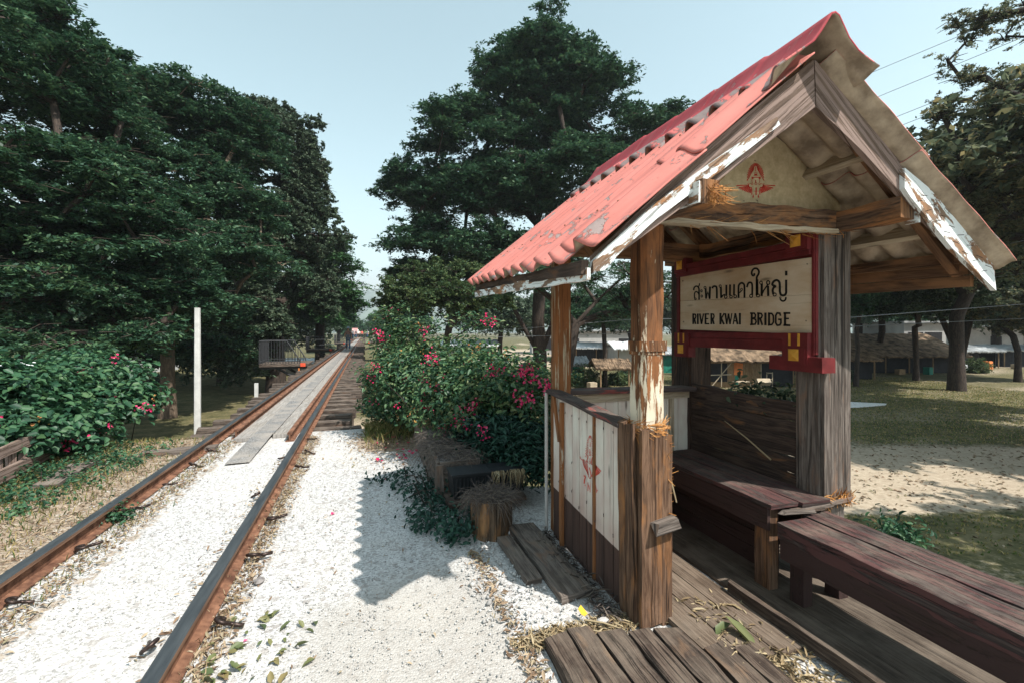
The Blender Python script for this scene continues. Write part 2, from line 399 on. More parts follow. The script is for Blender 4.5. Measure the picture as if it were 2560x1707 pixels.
road = np.maximum(road, .9*sst(46, 56, DEP)*(1-sst(90, 120, DEP))*sst(-6, 0, LAT+.15*DEP))
road = np.maximum(road, (.34+.30*vnoise(GX, GY, .45, 21)+.22*vnoise(GX, GY, 1.4, 22))*(GZ < -1)*(LAT > 2))
sanddk = sst(-.5, -.1, GX+.12*vnoise(GX, GY, 3, 12))*(1-sst(2.3, 3.0, GY+.5*vnoise(GX, GY, 2, 13)))*(1-sst(.62, .70, GX))
nv = GX.size
gm = bpy.data.meshes.new('ground')
nx_, ny_ = len(ax), len(ay)
ii = (np.arange(ny_-1)[:, None]*nx_+np.arange(nx_-1)[None, :]).ravel()
fq = np.stack([ii, ii+1, ii+1+nx_, ii+nx_], 1)
gm.vertices.add(nv); gm.vertices.foreach_set('co', np.stack([GX, GY, GZ], 2).astype(np.float32).ravel())
gm.loops.add(fq.size); gm.loops.foreach_set('vertex_index', fq.astype(np.int32).ravel())
gm.polygons.add(len(fq)); gm.polygons.foreach_set('loop_start', (np.arange(len(fq))*4).astype(np.int32)); gm.polygons.foreach_set('loop_total', np.full(len(fq), 4, np.int32))
gm.polygons.foreach_set('use_smooth', np.ones(len(fq), bool)); gm.update(calc_edges=True)
ca = gm.color_attributes.new('zones', 'FLOAT_COLOR', 'POINT')
ca.data.foreach_set('color', np.stack([gr, litter, road, sanddk], 2).astype(np.float32).ravel())

m, n, b, o = newmat('gravel_and_grass_ground'); M['ground'] = m
at = nd(n, 'ShaderNodeAttribute', attribute_name='zones'); sp = nd(n, 'ShaderNodeSeparateColor'); n.links.new(at.outputs['Color'], sp.inputs[0])
P = coords(n, 'Object')
n1 = noi(n, P, 1.2, 8, .65); n2 = noi(n, P, 9, 8, .7); n3 = noi(n, P, 60, 4, .7)
def mask(att, lo=.42, hi=.58, amt=.5):
    s2 = mth(n, 'ADD', att, mth(n, 'MULTIPLY', mth(n, 'SUBTRACT', n2, .5), amt)); return ramp(n, s2, [(lo, 0), (hi, 1)])
grass = ramp(n, mth(n, 'ADD', mth(n, 'MULTIPLY', n1, .55), mth(n, 'MULTIPLY', n2, .45)), [(.38, (.045, .050, .024)), (.5, (.13, .115, .052)), (.6, (.24, .195, .11))])
grass = mixc(n, mth(n, 'MULTIPLY', n3, .6), grass, (.05, .055, .03))
vg = nd(n, 'ShaderNodeTexVoronoi', Scale=95.0); n.links.new(P, vg.inputs['Vector'])
vb = nd(n, 'ShaderNodeTexVoronoi', Scale=34.0); n.links.new(P, vb.inputs['Vector'])
cs = nd(n, 'ShaderNodeSeparateColor'); n.links.new(vg.outputs['Color'], cs.inputs[0])
gravel = ramp(n, cs.outputs[0], [(0, (.24, .235, .225)), (.25, (.42, .41, .40)), (.6, (.53, .52, .505)), (1, (.62, .61, .595))])
gravel = mixc(n, ramp(n, vg.outputs['Distance'], [(.5, 0), (.8, .42)]), gravel, (.30, .28, .26))
cb = nd(n, 'ShaderNodeSeparateColor'); n.links.new(vb.outputs['Color'], cb.inputs[0])
gravel = mixc(n, ramp(n, cb.outputs[1], [(.9, 0), (.93, .55)]), gravel, (.24, .21, .19))
cmp_ = ramp(n, mth(n, 'ADD', at.outputs['Alpha'], mth(n, 'MULTIPLY', mth(n, 'SUBTRACT', n2, .5), .7)), [(.15, 0), (.95, .7)])
gravel = mixc(n, cmp_, gravel, mixc(n, n3, (.27, .25, .225), (.43, .40, .355)))
gravel = mixc(n, ramp(n, n1, [(.45, 0), (.7, .35)]), gravel, (.56, .52, .46))
lit = ramp(n, n3, [(.3, (.13, .09, .065)), (.5, (.28, .215, .155)), (.7, (.45, .38, .30))])
lit = mixc(n, ramp(n, n2, [(.55, 0), (.62, .7)]), lit, (.48, .43, .37))
dirt = ramp(n, n2, [(.3, (.27, .21, .15)), (.7, (.46, .385, .29))]); dirt = mixc(n, ramp(n, n3, [(.6, 0), (.75, .6)]), dirt, (.16, .12, .08))
base = mixc(n, mask(sp.outputs[2], .35, .65, .9), grass, dirt)
base = mixc(n, mask(sp.outputs[0], .4, .6), base, gravel)
base = mixc(n, mask(sp.outputs[1], .46, .60, 1.3), base, lit)
n.links.new(base, b.inputs['Base Color']); b.inputs['Roughness'].default_value = .95; b.inputs['Specular IOR Level'].default_value = .1
bump(n, b, mth(n, 'ADD', mth(n, 'MULTIPLY', vg.outputs['Distance'], -1.0), mth(n, 'MULTIPLY', n2, .8)), .45, .010)
gm.materials.append(m); gob = link('ground', gm); tag(gob, kind='structure')

# footpath sheet on the lawn
def LD(lat, dep, z): return Vector((lat*c_+dep*s_, -lat*s_+dep*c_, z))
fp = MB()
fp.prism([LD(8, 23.3, -2.49), LD(14, 23.3, -2.49), LD(18, 23.7, -2.49), LD(20.0, 24.4, -2.49), LD(20.5, 24.9, -2.49), LD(18.0, 25.9, -2.49), LD(8, 27.3, -2.49)], (0, 0, .03))
o = fp.build('footpath', flat('pale_concrete_path', (.66, .65, .63), .08, 1.0, .9)); tag(o, kind='structure')

# distant hills
def hills():
    nu, nvv = 160, 20; V = []; Fc = []
    for i in range(nu+1):
        a = lerp(-1.25, 1.25, i/nu); px = UVP+math.tan(a)*900 if abs(a) < 1 else 0
        hgt = 180+60*noise.noise(Vector((a*3, 1, 0)))+28*noise.noise(Vector((a*14, 5, 0)))+10*noise.noise(Vector((a*50, 9, 0)))+45*math.exp(-((a-.0)/.16)**2)
        for j in range(nvv+1):
            t = j/nvv; R = 2500-700*t*(1-.3*0)
            R = lerp(1700, 2600, t); hh = -2.6+hgt*(math.sin(t*math.pi*.5)**1.3)*(1+.18*noise.noise(Vector((a*30, t*4, 3)))*(t < .98))
            V.append((R*math.sin(a), R*math.cos(a), hh))
    for i in range(nu):
        for j in range(nvv):
            k = i*(nvv+1)+j; Fc.append((k, k+nvv+1, k+nvv+2, k+1))
    me = bpy.data.meshes.new('hills'); me.from_pydata(V, [], Fc); me.materials.append(flat('wooded_hillside', (.10, .13, .09), .5, .012, .95)); me.update()
    o = link('hills', me); tag(o, kind='structure')
hills()

# ================================================================== RAILWAY
def rail(name, label, x, y0, y1, top, mat_head, group, wide=.062, sag=0):
    t = thing(name, label, 'rail', (x, y0, 0), group)
    n = 60; ys = [y0+(y1-y0)*(i/n)**1.6 for i in range(n+1)]
    def prof(pts, nm, mat):
        b = MB(); rings = [[(x+px, yy, top+pz) for px, pz in pts] for yy in ys]
        b.off = (0, 0); b.quadstrip(rings, ys); b.build(nm, mat, t)
    w = wide/2
    prof([(-w, -.028), (w, -.028), (w, -.006), (w-.008, 0), (-w+.008, 0), (-w, -.006)], 'rail_head', mat_head)
    prof([(-.008, -.105), (.008, -.105), (.010, -.03), (-.010, -.03)], 'rail_web', M['rust'])
    prof([(-.055, -.125), (.055, -.125), (.055, -.117), (.008, -.104), (-.008, -.104), (-.055, -.117)], 'rail_foot', M['rust'])
    return t
XL, XR = -1.833, -.767
def headmat():
    m, n, b, o = newmat('running_rail_head')
    g = n.nodes.new('ShaderNodeNewGeometry'); s2 = nd(n, 'ShaderNodeSeparateXYZ'); n.links.new(g.outputs['Normal'], s2.inputs[0])
    up = ramp(n, s2.outputs[2], [(.45, 0), (.75, 1)])
    x = noi(n, coords(n, 'Object', (30, 3, 30)), 1, 6)
    st = ramp(n, x, [(.3, (.035, .042, .048)), (.7, (.085, .095, .10))]); ru = ramp(n, x, [(.3, (.08, .045, .03)), (.7, (.26, .14, .085))])
    n.links.new(mixc(n, up, ru, st), b.inputs['Base Color']); b.inputs['Roughness'].default_value = .5
    n.links.new(mth(n, 'MULTIPLY', up, .35), b.inputs['Metallic']); bump(n, b, x, .15, .005); return m
M['head'] = headmat()
rail('running_rail', 'long running rail with dark worn top, the one farther from the wooden shelter', XL, -.6, 112, .13, M['head'], None, .068)
rail('running_rail', 'long running rail with dark worn top, the one nearer the shelter', XR, -.6, 112, .13, M['head'], None, .068)
rail('guard_rail', 'rusty guard rail just inside the running rail farther from the shelter', XL+.175, 7.0, 112, .115, M['rust'], None, .056)
rail('guard_rail', 'rusty guard rail just inside the running rail nearer the shelter', XR-.175, 6.6, 112, .115, M['rust'], None, .056)

protos = []
for k in range(4):
    b = MB(); b.plank((-1.13+.05*k, 0, 0), (1.13-.02*k, 0, 0), .17, .20, side=(0, 0, 1), segs=14, rough=.012, ragged=.05)
    me = b.build('sleeper', M['sleeper']); protos.append(me)
SLAB = ['first timber sleeper of the bridge deck, touching the end of the gravel', 'second timber sleeper counted from the gravel edge', 'third timber sleeper counted from the gravel edge, level with the white pole', 'fourth timber sleeper counted from the gravel edge', 'fifth timber sleeper counted from the gravel edge', 'sixth timber sleeper counted from the gravel edge']
zs = -.095; y = 7.35; k = 0
while y < 108:
    if k < 4: o = protos[k]
    else: o = protos[k % 4].copy(); COL.objects.link(o)
    hi = 0
    if k == 0: dx = -.12
    o.location = (-1.19+random.uniform(-.12, .10), y, zs+random.uniform(-.006, .006)); o.rotation_euler = (0, 0, random.uniform(-.015, .015)-.02)
    if random.random() < .5: o.rotation_euler.z += math.pi
    tag(o, (SLAB[k] if k < len(SLAB) else 'weathered timber sleeper laid across the open bridge deck among many like it'), 'sleeper', 'timber sleepers under the bridge track')
    k += 1; y += .57+random.uniform(-.04, .04)
# loose ends of sleepers in the gravel
for (u, v, L, lab) in ((430, 1128, .75, 'short pale sleeper end lying flat in the grass beside the first bridge sleepers'),):
    p = PZ(u, v, .02); b = MB(); b.plank(p+Vector((-.3, -.05, 0)), p+Vector((.45, .02, 0)), .16, .07, side=(0, 1, 0), rough=.012, ragged=.05); o = b.build('loose_timber', M['grey_wood']); tag(o, lab, 'timber')

# girders and trestle piers under the track
t = thing('bridge_girders', 'dark steel girders carrying the sleepers of the railway bridge', 'bridge', (-1.3, 7.2, -.2))
for x in (-2.0, -.62):
    b = MB(); b.box((x-.12, 7.3, -.215), (x+.12, 110, -.185)); b.box((x-.012, 7.3, -.62), (x+.012, 110, -.216)); b.box((x-.12, 7.3, -.65), (x+.12, 110, -.622)); b.build('girder', M['iron'], t)
for y in (7.6, 16, 26, 38, 52, 68, 86):
    b = MB()
    for x in (-2.1, -.5): b.box((x-.15, y-.15, -3), (x+.15, y+.15, -.86))
    b.box((-2.5, y-.16, -.855), (-.1, y+.16, -.655)); b.build('pier', M['plaster'] if y < 10 else M['sleeper'], t)

# walkway boards between the rails
t = thing('walkway', 'grey plank walkway with steel tread plates laid between the bridge rails', 'walkway', (-1.3, 7, 0))
for (x0, x1) in ((-1.625, -1.43), (-1.18, -.972)):
    b = MB(); y = 6.75+ (0 if x0 < -1.5 else .1)
    while y < 108:
        L = 2.4 if y < 40 else 6; b.box((x0, y, .0), (x1, min(y+L-.012, 110), .045), rough=.004 if y < 20 else 0); y += L
    b.build('deck_board', M['deck_grey'], t)
m, n, b_, o_ = newmat('steel_tread_mesh')
bk = nd(n, 'ShaderNodeTexVoronoi', Scale=1.0); n.links.new(coords(n, 'Object', (45, 45, 45)), bk.inputs['Vector'])
n.links.new(mixc(n, ramp(n, noi(n, coords(n, 'Object'), 3, 6), [(.4, 0), (.65, 1)]), ramp(n, bk.outputs['Distance'], [(.25, (.30, .295, .29)), (.5, (.15, .145, .14))]), (.30, .27, .24)), b_.inputs['Base Color'])
b_.inputs['Roughness'].default_value = .6; bump(n, b_, bk.outputs['Distance'], .6, .01)
b = MB(); b.box((-1.425, 6.9, .044), (-1.185, 110, .054)); b.build('tread_plate', m, t)
b = MB(); b.prism([(-1.43, 5.6, .012), (-1.20, 5.62, .012), (-1.19, 6.92, .055), (-1.42, 6.92, .055)], (0, 0, .006)); b.build('tread_tongue', m, t)
# kick boards outside the gravel at bridge start
for k, (x0, x1) in enumerate(((-1.62, -1.42),)):
    pass

# spring clips
def clip_mesh():
    b = MB(); pts = []
    for i in range(13):
        a = i/12*math.pi*1.5; pts.append((.028*math.cos(a)*1.0+.0, .055*math.sin(a)*.5, .018+.022*math.sin(i/12*math.pi)))
    pts += [(-.0, -.045, .015), (-.0, -.085, .012)]
    b.tube(pts, .009, 8); return b
CLIPS = [(213, 1375, .2), (555, 1568, .1), (636, 1400, .1), (337, 1282, .3), (420, 1216, .2), (480, 1168, .2), (35, 1512, .2), (523, 1129, .2), (685, 1303, .3), (775, 1102, .2), (768, 1133, .1), (748, 1173, .2), (705, 1150, 2.0), (688, 1200, 2.0), (378, 1630, 2.3), (640, 1245, 2.0)]
WD = ['first', 'second', 'third', 'fourth', 'fifth', 'sixth', 'seventh', 'eighth']; CL = {}
for nm_, ids in (('inside the rail farther from the shelter', [0, 3, 4, 5, 6, 7]), ('on the shelter side of the nearer rail', [1, 2, 8, 9, 10, 11]), ('between the rails, close to the nearer rail', [12, 13, 14, 15])):
    for r_, i in enumerate(sorted(ids, key=lambda i: -CLIPS[i][1])): CL[i] = WD[r_]+' dark curved rail clip from the bottom '+nm_
for i, (u, v, a) in enumerate(CLIPS):
    p = PZ(u, v, .01)
    if i == 0: o = clip_mesh().build('rail_clip', M['clip'], smooth=True); c0 = o
    else: o = c0.copy(); COL.objects.link(o)
    o.location = p; o.rotation_euler = (random.uniform(-.3, .3), random.uniform(-.2, .2), a+math.pi/2+random.uniform(-.3, .3)); o.scale = [random.uniform(.95, 1.25)]*3
    tag(o, CL[i], 'rail clip', 'rail clips in the gravel')

# refuge platforms
def platform(name, label, u0, v0, dep, yw=2.0, side=-1):
    p = PD(u0, v0, dep); x0 = p.x; y0 = p.y; z = .06
    t = thing('refuge_platform', label, 'platform', (x0, y0, 0), None)
    xi = -2.35 if side < 0 else -.1; x1 = xi; lo, hi = min(x0, x1), max(x0, x1)
    b = MB(); n = 10
    for k in range(n): b.box((lo, y0+k*yw/n, z-.05), (hi, y0+(k+1)*yw/n-.015, z), rough=.004)
    b.box((lo, y0-.04, z-.12), (hi, y0-.002, z+.004)); b.build('floor', M['sleeper'], t)
    b = MB(); r = .022; hgt = .98; xs = lo if side < 0 else hi; xe = lerp(xs, xi, .55); xf = lerp(xs, xi, .82)
    for yy in (y0, y0+yw):
        b.tube([(xs, yy, z), (xs, yy, z+hgt), (xe, yy, z+hgt), (xf, yy, z+.12), (xf, yy, z)], r*1.3, 5)
        b.tube([(xs, yy, z+.1), (xf, yy, z+.1)], r*.8, 4)
        k = 0; x = xs
        while abs(x-xs) < abs(xf-xs)-.05:
            x += .115*(1 if side < 0 else -1); q = abs(x-xs)/abs(xf-xs); top = hgt if abs(x-xs) < abs(xe-xs) else lerp(hgt, .12, (abs(x-xs)-abs(xe-xs))/abs(xf-xe))
            if top > .15: b.tube([(x, yy, z), (x, yy, z+top)], r*.6, 4)
    b.tube([(xs, y0, z+hgt), (xs, y0+yw, z+hgt)], r*1.3, 5); b.tube([(xs, y0, z+.1), (xs, y0+yw, z+.1)], r, 4)
    for k in range(1, 17): b.tube([(xs, y0+yw*k/17, z), (xs, y0+yw*k/17, z+hgt)], r*.6, 4)
    b.build('railing', M['iron'], t)
    b = MB()
    for yy in (y0+.2, y0+yw-.2):
        b.tube([(lerp(xs, xi, .25), yy, z-.1), (xi, yy, z-1.0)], .05, 4)
        b.box((min(xs, xi), yy-.05, z-.24), (max(xs, xi), yy+.05, z-.125))
    b.build('bracket', M['iron'], t)
    xm = lerp(xs, xi, .88); b = MB(); b.box((xm-.1, y0-.055, z-.13), (xm+.1, y0-.042, z+.02)); b.build('red_marker', M['red_paint'], t)
    return t
platform('p', 'nearest black railed refuge platform jutting out left of the bridge track', 648, 912, 19.5)
platform('p', 'second black railed refuge platform along the left side of the bridge', 765, 878, 36, 2.4)
platform('p', 'third railed refuge platform far along the left side, just before the walking person', 836, 862, 58, 3)
platform('p', 'far railed platform on the right side of the bridge, beyond the flowering bush', 1010, 858, 62, 4, side=1)
platform('p', 'farthest railed platform on the left of the bridge near the crowd', 868, 853, 82, 5)
b = MB(); p = PD(747, 925, 20.0); b.tube([p+Vector((0, 0, -.32)), p+Vector((0, 0, .1))], .035, 6); o = b.build('marker_post', M['orange']); tag(o, 'short orange marker post under the nearest refuge platform', 'post')

# white concrete pole and stub
q = PD(493.5, 1068, 6.95)
b = MB(); b.plank((q.x, q.y, -1.6), (q.x, q.y, 1.43+(V0-770)/F*6.95), .080, .078, side=(1, 0, 0), segs=12, rough=.004, taper=(1.1, .84), cham=.12); o = b.build('concrete_pole', M['plaster']); tag(o, 'tall white square concrete pole standing left of the track at the bridge end', 'pole')
q = PD(641, 985, 10.6)
b = MB(); b.plank((q.x, q.y, -2.0), (q.x, q.y, q.z+.26), .072, .072, side=(1, 0, 0), segs=5, rough=.005); o = b.build('concrete_stub', M['plaster']); tag(o, 'short white concrete post poking up beside the sleepers past the pole', 'post')

# ================================================================== SHELTER
SH = thing('waiting_shelter', 'small open wooden railway shelter with a red corrugated gable roof and peeling posts', 'shelter', (1.97, 2.5, 0))
# posts
def post(x0, x1, y0, y1, z0, z1, mat, name='post', rough=.006, cham=.1):
    b = MB(); b.plank(((x0+x1)/2, (y0+y1)/2, z0), ((x0+x1)/2, (y0+y1)/2, z1), x1-x0, y1-y0, side=(1, 0, 0), segs=int((z1-z0)/.05), rough=rough, cham=cham); return b
P1 = post(1.298, 1.432, 1.925, 2.055, .93, 2.04, M['post_paint'], cham=.17, rough=.008)
p1 = P1.build('post', M['post_paint'], SH); p1['label'] = 'near left post with cream paint peeling over orange wood'
b = MB()
for k in range(3):
    x0 = 1.268+k*.058; b.plank((x0+.03, 1.905, 0), (x0+.03, 1.905, .965-.02*k), .057, .024, side=(1, 0, 0), rough=.005, ragged=.03)
for k in range(2): b.plank((1.258, 1.93+.065*k+.03, 0), (1.243, 1.93+.065*k+.03, .98), .062, .022, side=(0, 1, 0), rough=.004, ragged=.02)
b.box((1.270, 1.92, 0), (1.43, 2.05, .94), rough=.002)
b.build('post_casing', M['post_bare'], p1)
b = MB()
for z in (1.345, 1.385, 1.36): pass
b.plank((1.365, 1.99, 1.335), (1.365, 1.99, 1.385), .158, .150, side=(1, 0, 0), segs=4, rough=.005, cham=.15); b.plank((1.365, 1.99, 1.318), (1.365, 1.99, 1.334), .146, .138, side=(1, 0, 0), segs=1, rough=.002, cham=.15); b.build('moulding', M['post_paint'], p1)
b = MB(); b.plank((1.33, 1.872, .485), (1.445, 1.872, .505), .055, .05, side=(0, 0, 1), rough=.004, ragged=.03); b.build('ledge_block', M['grey_wood'], p1)
# far left post
b = post(1.292, 1.41, 2.97, 3.09, 0, 2.06, None, cham=.12, rough=.005); p2 = b.build('post', M['post_far'], SH); p2['label'] = 'far left post, mostly bare orange brown wood'
# near right post, clad in grey planks
b = MB()
for k in range(4):
    w = (.205)/4; x0 = 2.475+k*w; b.plank((x0+w/2, 1.918, .42+random.uniform(-.012, .02)), (x0+w/2, 1.918, 2.02), w-.0025, .02+.003*(k % 2), side=(1, 0, 0), rough=.002, ragged=.02)
for k in range(2):
    y0 = 1.93+k*.072; b.plank((2.470, y0+.036, .43), (2.470, y0+.036, 2.02), .069, .018, side=(0, 1, 0), rough=.002)
b.box((2.482, 1.93, .0), (2.66, 2.07, 2.0), rough=.002)
b.plank((2.70, 1.955, 1.0), (2.70, 1.955, 2.0), .02, .04, side=(1, 0, 0), rough=.002)
p3 = b.build('post', M['grey_wood'], SH); p3['label'] = 'near right post clad in grey weathered planks'
b = MB()
for k in range(3):
    y0 = 3.03+k*.07; b.plank((2.470, y0+.035, 0), (2.470, y0+.035, 1.98), .067, .018, side=(0, 1, 0), rough=.002)
for k in range(3):
    w = .19/3; x0 = 2.475+k*w; b.plank((x0+w/2, 3.02, 0), (x0+w/2, 3.02, 1.98), w-.003, .02, side=(1, 0, 0), rough=.002)
b.box((2.482, 3.032, 0), (2.66, 3.22, 1.98), rough=.002)
p4 = b.build('post', M['dark_wood'], SH); p4['label'] = 'far right post clad in dark planks'

# tie beam, plate beams
b = MB(); b.plank((1.26, 1.945, 2.042), (2.67, 1.945, 2.068), .108, .10, side=(0, 0, 1), rough=.018, segs=40)
b.build('tie_beam', M['beam_rot'], SH)['label'] = 'rotten front beam over the opening'
b = MB(); b.plank((1.27, 1.90, 1.972), (2.55, 1.90, 1.998), .026, .05, side=(0, 0, 1), rough=.012, segs=40)
b.build('trim_strip', M['light_wood'], SH)
b = MB(); b.plank((1.33, 1.50, 1.995), (1.33, 3.45, 2.08), .10, .085, side=(0, 0, 1), rough=.005); o = b.build('plate_beam', M['beam_rot'], SH)
b = MB(); b.plank((2.60, 1.57, 2.055), (2.60, 3.45, 2.07), .11, .10, side=(0, 0, 1), rough=.012, segs=40); o = b.build('plate_beam', M['beam_rot'], SH)
b = MB(); b.plank((1.275, 1.50, 1.99), (1.275, 1.72, 2.0), .085, .012, side=(0, 0, 1)); b.build('end_trim', M['white_trim'], SH)
b = MB(); b.plank((2.672, 1.56, 2.04), (2.672, 1.62, 2.04), .11, .02, side=(0, 0, 1)); b.build('end_trim', M['white_trim'], SH)
b = MB(); b.plank((1.27, 3.06, 2.06), (2.67, 3.06, 2.06), .13, .10, side=(0, 0, 1), rough=.006); b.build('back_beam', M['under_board'], SH)

# roof geometry
RN = Vector((1.935, 1.50, 2.72)); RF = Vector((1.935, 3.50, 2.765))
LN = Vector((.72, 1.47, 1.715)); LF = Vector((.78, 3.52, 1.815))
EN = Vector((3.27, 1.47, 1.79)); EF = Vector((3.27, 3.55, 1.84))
def bil(a, b_, c2, d, s, t): return (a*(1-t)+b_*t)*(1-s)+(c2*(1-t)+d*t)*s
PITCH = .172; AMP = .026
def wavef(q):
    x = (q % 1.0)
    w = .5+.5*math.cos(2*math.pi*x); return (w**1.5)*2-1
def sheet(name, A0, A1, B0, B1, s0, s1, t0, t1, lift, mats, parent, ns=26, ragged=.012, amp=AMP, phase=0, droop=0, seed=1, bite=None, solid=.007):
    Ly = (A1-A0).length; nt_ = int((t1-t0)*Ly/PITCH*12)+1
    nrm = (A1-A0).cross(B0-A0).normalized()
    if nrm.z < 0: nrm = -nrm
    V = []; UV = []; Fc = []
    for i in range(ns+1):
        for j in range(nt_+1):
            t = t0+(t1-t0)*j/nt_; s = s0+(s1-s0)*i/ns
            if i == ns: s += ragged*noise.noise(Vector((t*9, seed, 0)))+ragged*.6*noise.noise(Vector((t*40, seed, 2)))
            if bite and i > ns-3:
                for (bt, bw, bd) in bite:
                    s -= bd*math.exp(-((t-bt)/bw)**2)*(1 if i == ns else .4)
            p = bil(A0, A1, B0, B1, s, t)+nrm*(lift+amp*wavef(t*Ly/PITCH+phase)+.006*noise.noise(Vector((s*2, t*2, seed))))
            if j == 0: p = p+(A1-A0).normalized()*.012*noise.noise(Vector((s*8, seed, 7)))
            V.append(p); UV.append((s*1.6+seed, t*Ly))
    for i in range(ns):
        for j in range(nt_):
            k = i*(nt_+1)+j; Fc.append((k, k+1, k+nt_+2, k+nt_+1))
    ofs = offs(parent); me = bpy.data.meshes.new(name); me.from_pydata([tuple(v-ofs) for v in V], [], Fc)
    uvl = me.uv_layers.new(name='UVMap'); uvl.data.foreach_set('uv', [c for f in Fc for k in f for c in UV[k]])
    me.update(); 
    flip = me.polygons[0].normal.z < 0
    if flip: me.flip_normals()
    for mt in mats: me.materials.append(mt)
    me.polygons.foreach_set('use_smooth', [True]*len(Fc))
    o = link(name, me, parent); sm = o.modifiers.new('Solidify', 'SOLIDIFY'); sm.thickness = solid; sm.offset = -1; sm.material_offset = 1; sm.material_offset_rim = 0
    return o
def roofmat(name, paint, amt, worn=(.36, .28, .26)):
    m, n, b, o = newmat(name)
    P2 = coords(n, 'UV', (1, 1, 1))
    pn = noi(n, coords(n, 'UV', (3.2, 7, 1)), 1.3, 10, .7, .2); pm = ramp(n, pn, [(amt, 0), (amt+.02, 1)])
    v = noi(n, P2, 2.0, 5); d = noi(n, coords(n, 'UV', (2, 26, 1)), 1, 7, .65)
    pc = mixc(n, ramp(n, v, [(.35, 0), (.65, 1)]), paint, [min(1, x*1.12+.02) for x in paint])
    pc = mixc(n, ramp(n, d, [(.45, 0), (.75, .35)]), pc, [x*.6 for x in paint])
    wc = mixc(n, noi(n, P2, 30, 4), [x*.6 for x in worn], worn)
    sp_ = ramp(n, noi(n, P2, 55, 3), [(.70, 0), (.73, 1)])
    c = mixc(n, pm, pc, wc); c = mixc(n, mth(n, 'MULTIPLY', sp_, .8), c, (.12, .07, .06))
    wh = ramp(n, noi(n, coords(n, 'UV', (4, 6, 1)), 1.7, 6, .6), [(.735, 0), (.745, 1)]); c = mixc(n, wh, c, (.72, .66, .66))
    gr_ = ramp(n, noi(n, coords(n, 'UV', (.8, 16, 1)), 1.4, 7, .7, .3), [(.50, 0), (.72, .5)]); c = mixc(n, gr_, c, (.23, .13, .12))
    f2 = ramp(n, noi(n, coords(n, 'UV', (9, 22, 1)), 1, 6, .7), [(.62, 0), (.65, .85)]); c = mixc(n, f2, c, (.30, .22, .205))
    n.links.new(c, b.inputs['Base Color']); b.inputs['Roughness'].default_value = .85; bump(n, b, mth(n, 'SUBTRACT', d, mth(n, 'ADD', pm, f2)), .8, .005); return m
M['roof_red'] = roofmat('sun_bleached_red_roof_paint', (.50, .165, .135), .575)
M['roof_cap'] = roofmat('dark_red_ridge_paint', (.30, .030, .040), .62, (.30, .25, .25))  # darker red: the steep roll's weaker light is put into its colour
M['roof_cap_low'] = roofmat('worn_pink_flange_paint', (.50, .12, .11), .46, (.24, .19, .18))
M['asb'] = flat('tan_fibre_cement_underside', (.36, .27, .19), .45, 7, .95, 0, .5, c2=(.50, .40, .29))
RIM0 = True
bites = [(.16, .010, .05), (.23, .008, .02)]
roof = sheet('roof_sheet', RN, RF, LN, LF, .05, 1.0, .085, 1.0, 0, [M['roof_red'], M['asb']], SH, ns=60, seed=1, bite=bites, phase=.45)
roof['label'] = 'salmon red corrugated sheet on the track side of the roof'
sheet('roof_sheet', RN, RF, LN, LF, .05, .56, .0, .125, .014, [M['roof_red'], M['asb']], SH, ns=30, seed=3, phase=.45)['label'] = 'overlapping red sheet at the near upper edge'
sheet('roof_sheet', RN, RF, LN, LF, .545, .955, .0, .125, .004, [M['roof_red'], M['asb']], SH, ns=26, seed=5, phase=.45, ragged=.012)['label'] = 'overlapping red sheet at the near lower edge'
sheet('roof_sheet', RN, RF, EN, EF, .05, .50, 0, 1.0, .010, [M['roof_red'], M['asb']], SH, ns=24, seed=8)['label'] = 'upper sheet on the far side of the roof, tan underside showing'
sheet('roof_sheet', RN, RF, EN, EF, .46, 1.0, 0, 1.0, -.002, [M['roof_red'], M['asb']], SH, ns=24, seed=9)['label'] = 'lower sheet on the far side of the roof, tan underside showing'
for sq_ in (.33, .80):
    for k in range(12):
        t_ = (k+.55)*PITCH/(RF-RN).length
        if t_ < 1:
            nrm_ = (RF-RN).cross(LN-RN).normalized(); nrm_ = nrm_ if nrm_.z > 0 else -nrm_
            b = MB(); p = bil(RN, RF, LN, LF, sq_, t_)+nrm_*(AMP+.001); b.tube([p, p+nrm_*.006], [.005, .004], 6); b.build('roof_nail', M['rust'], SH)
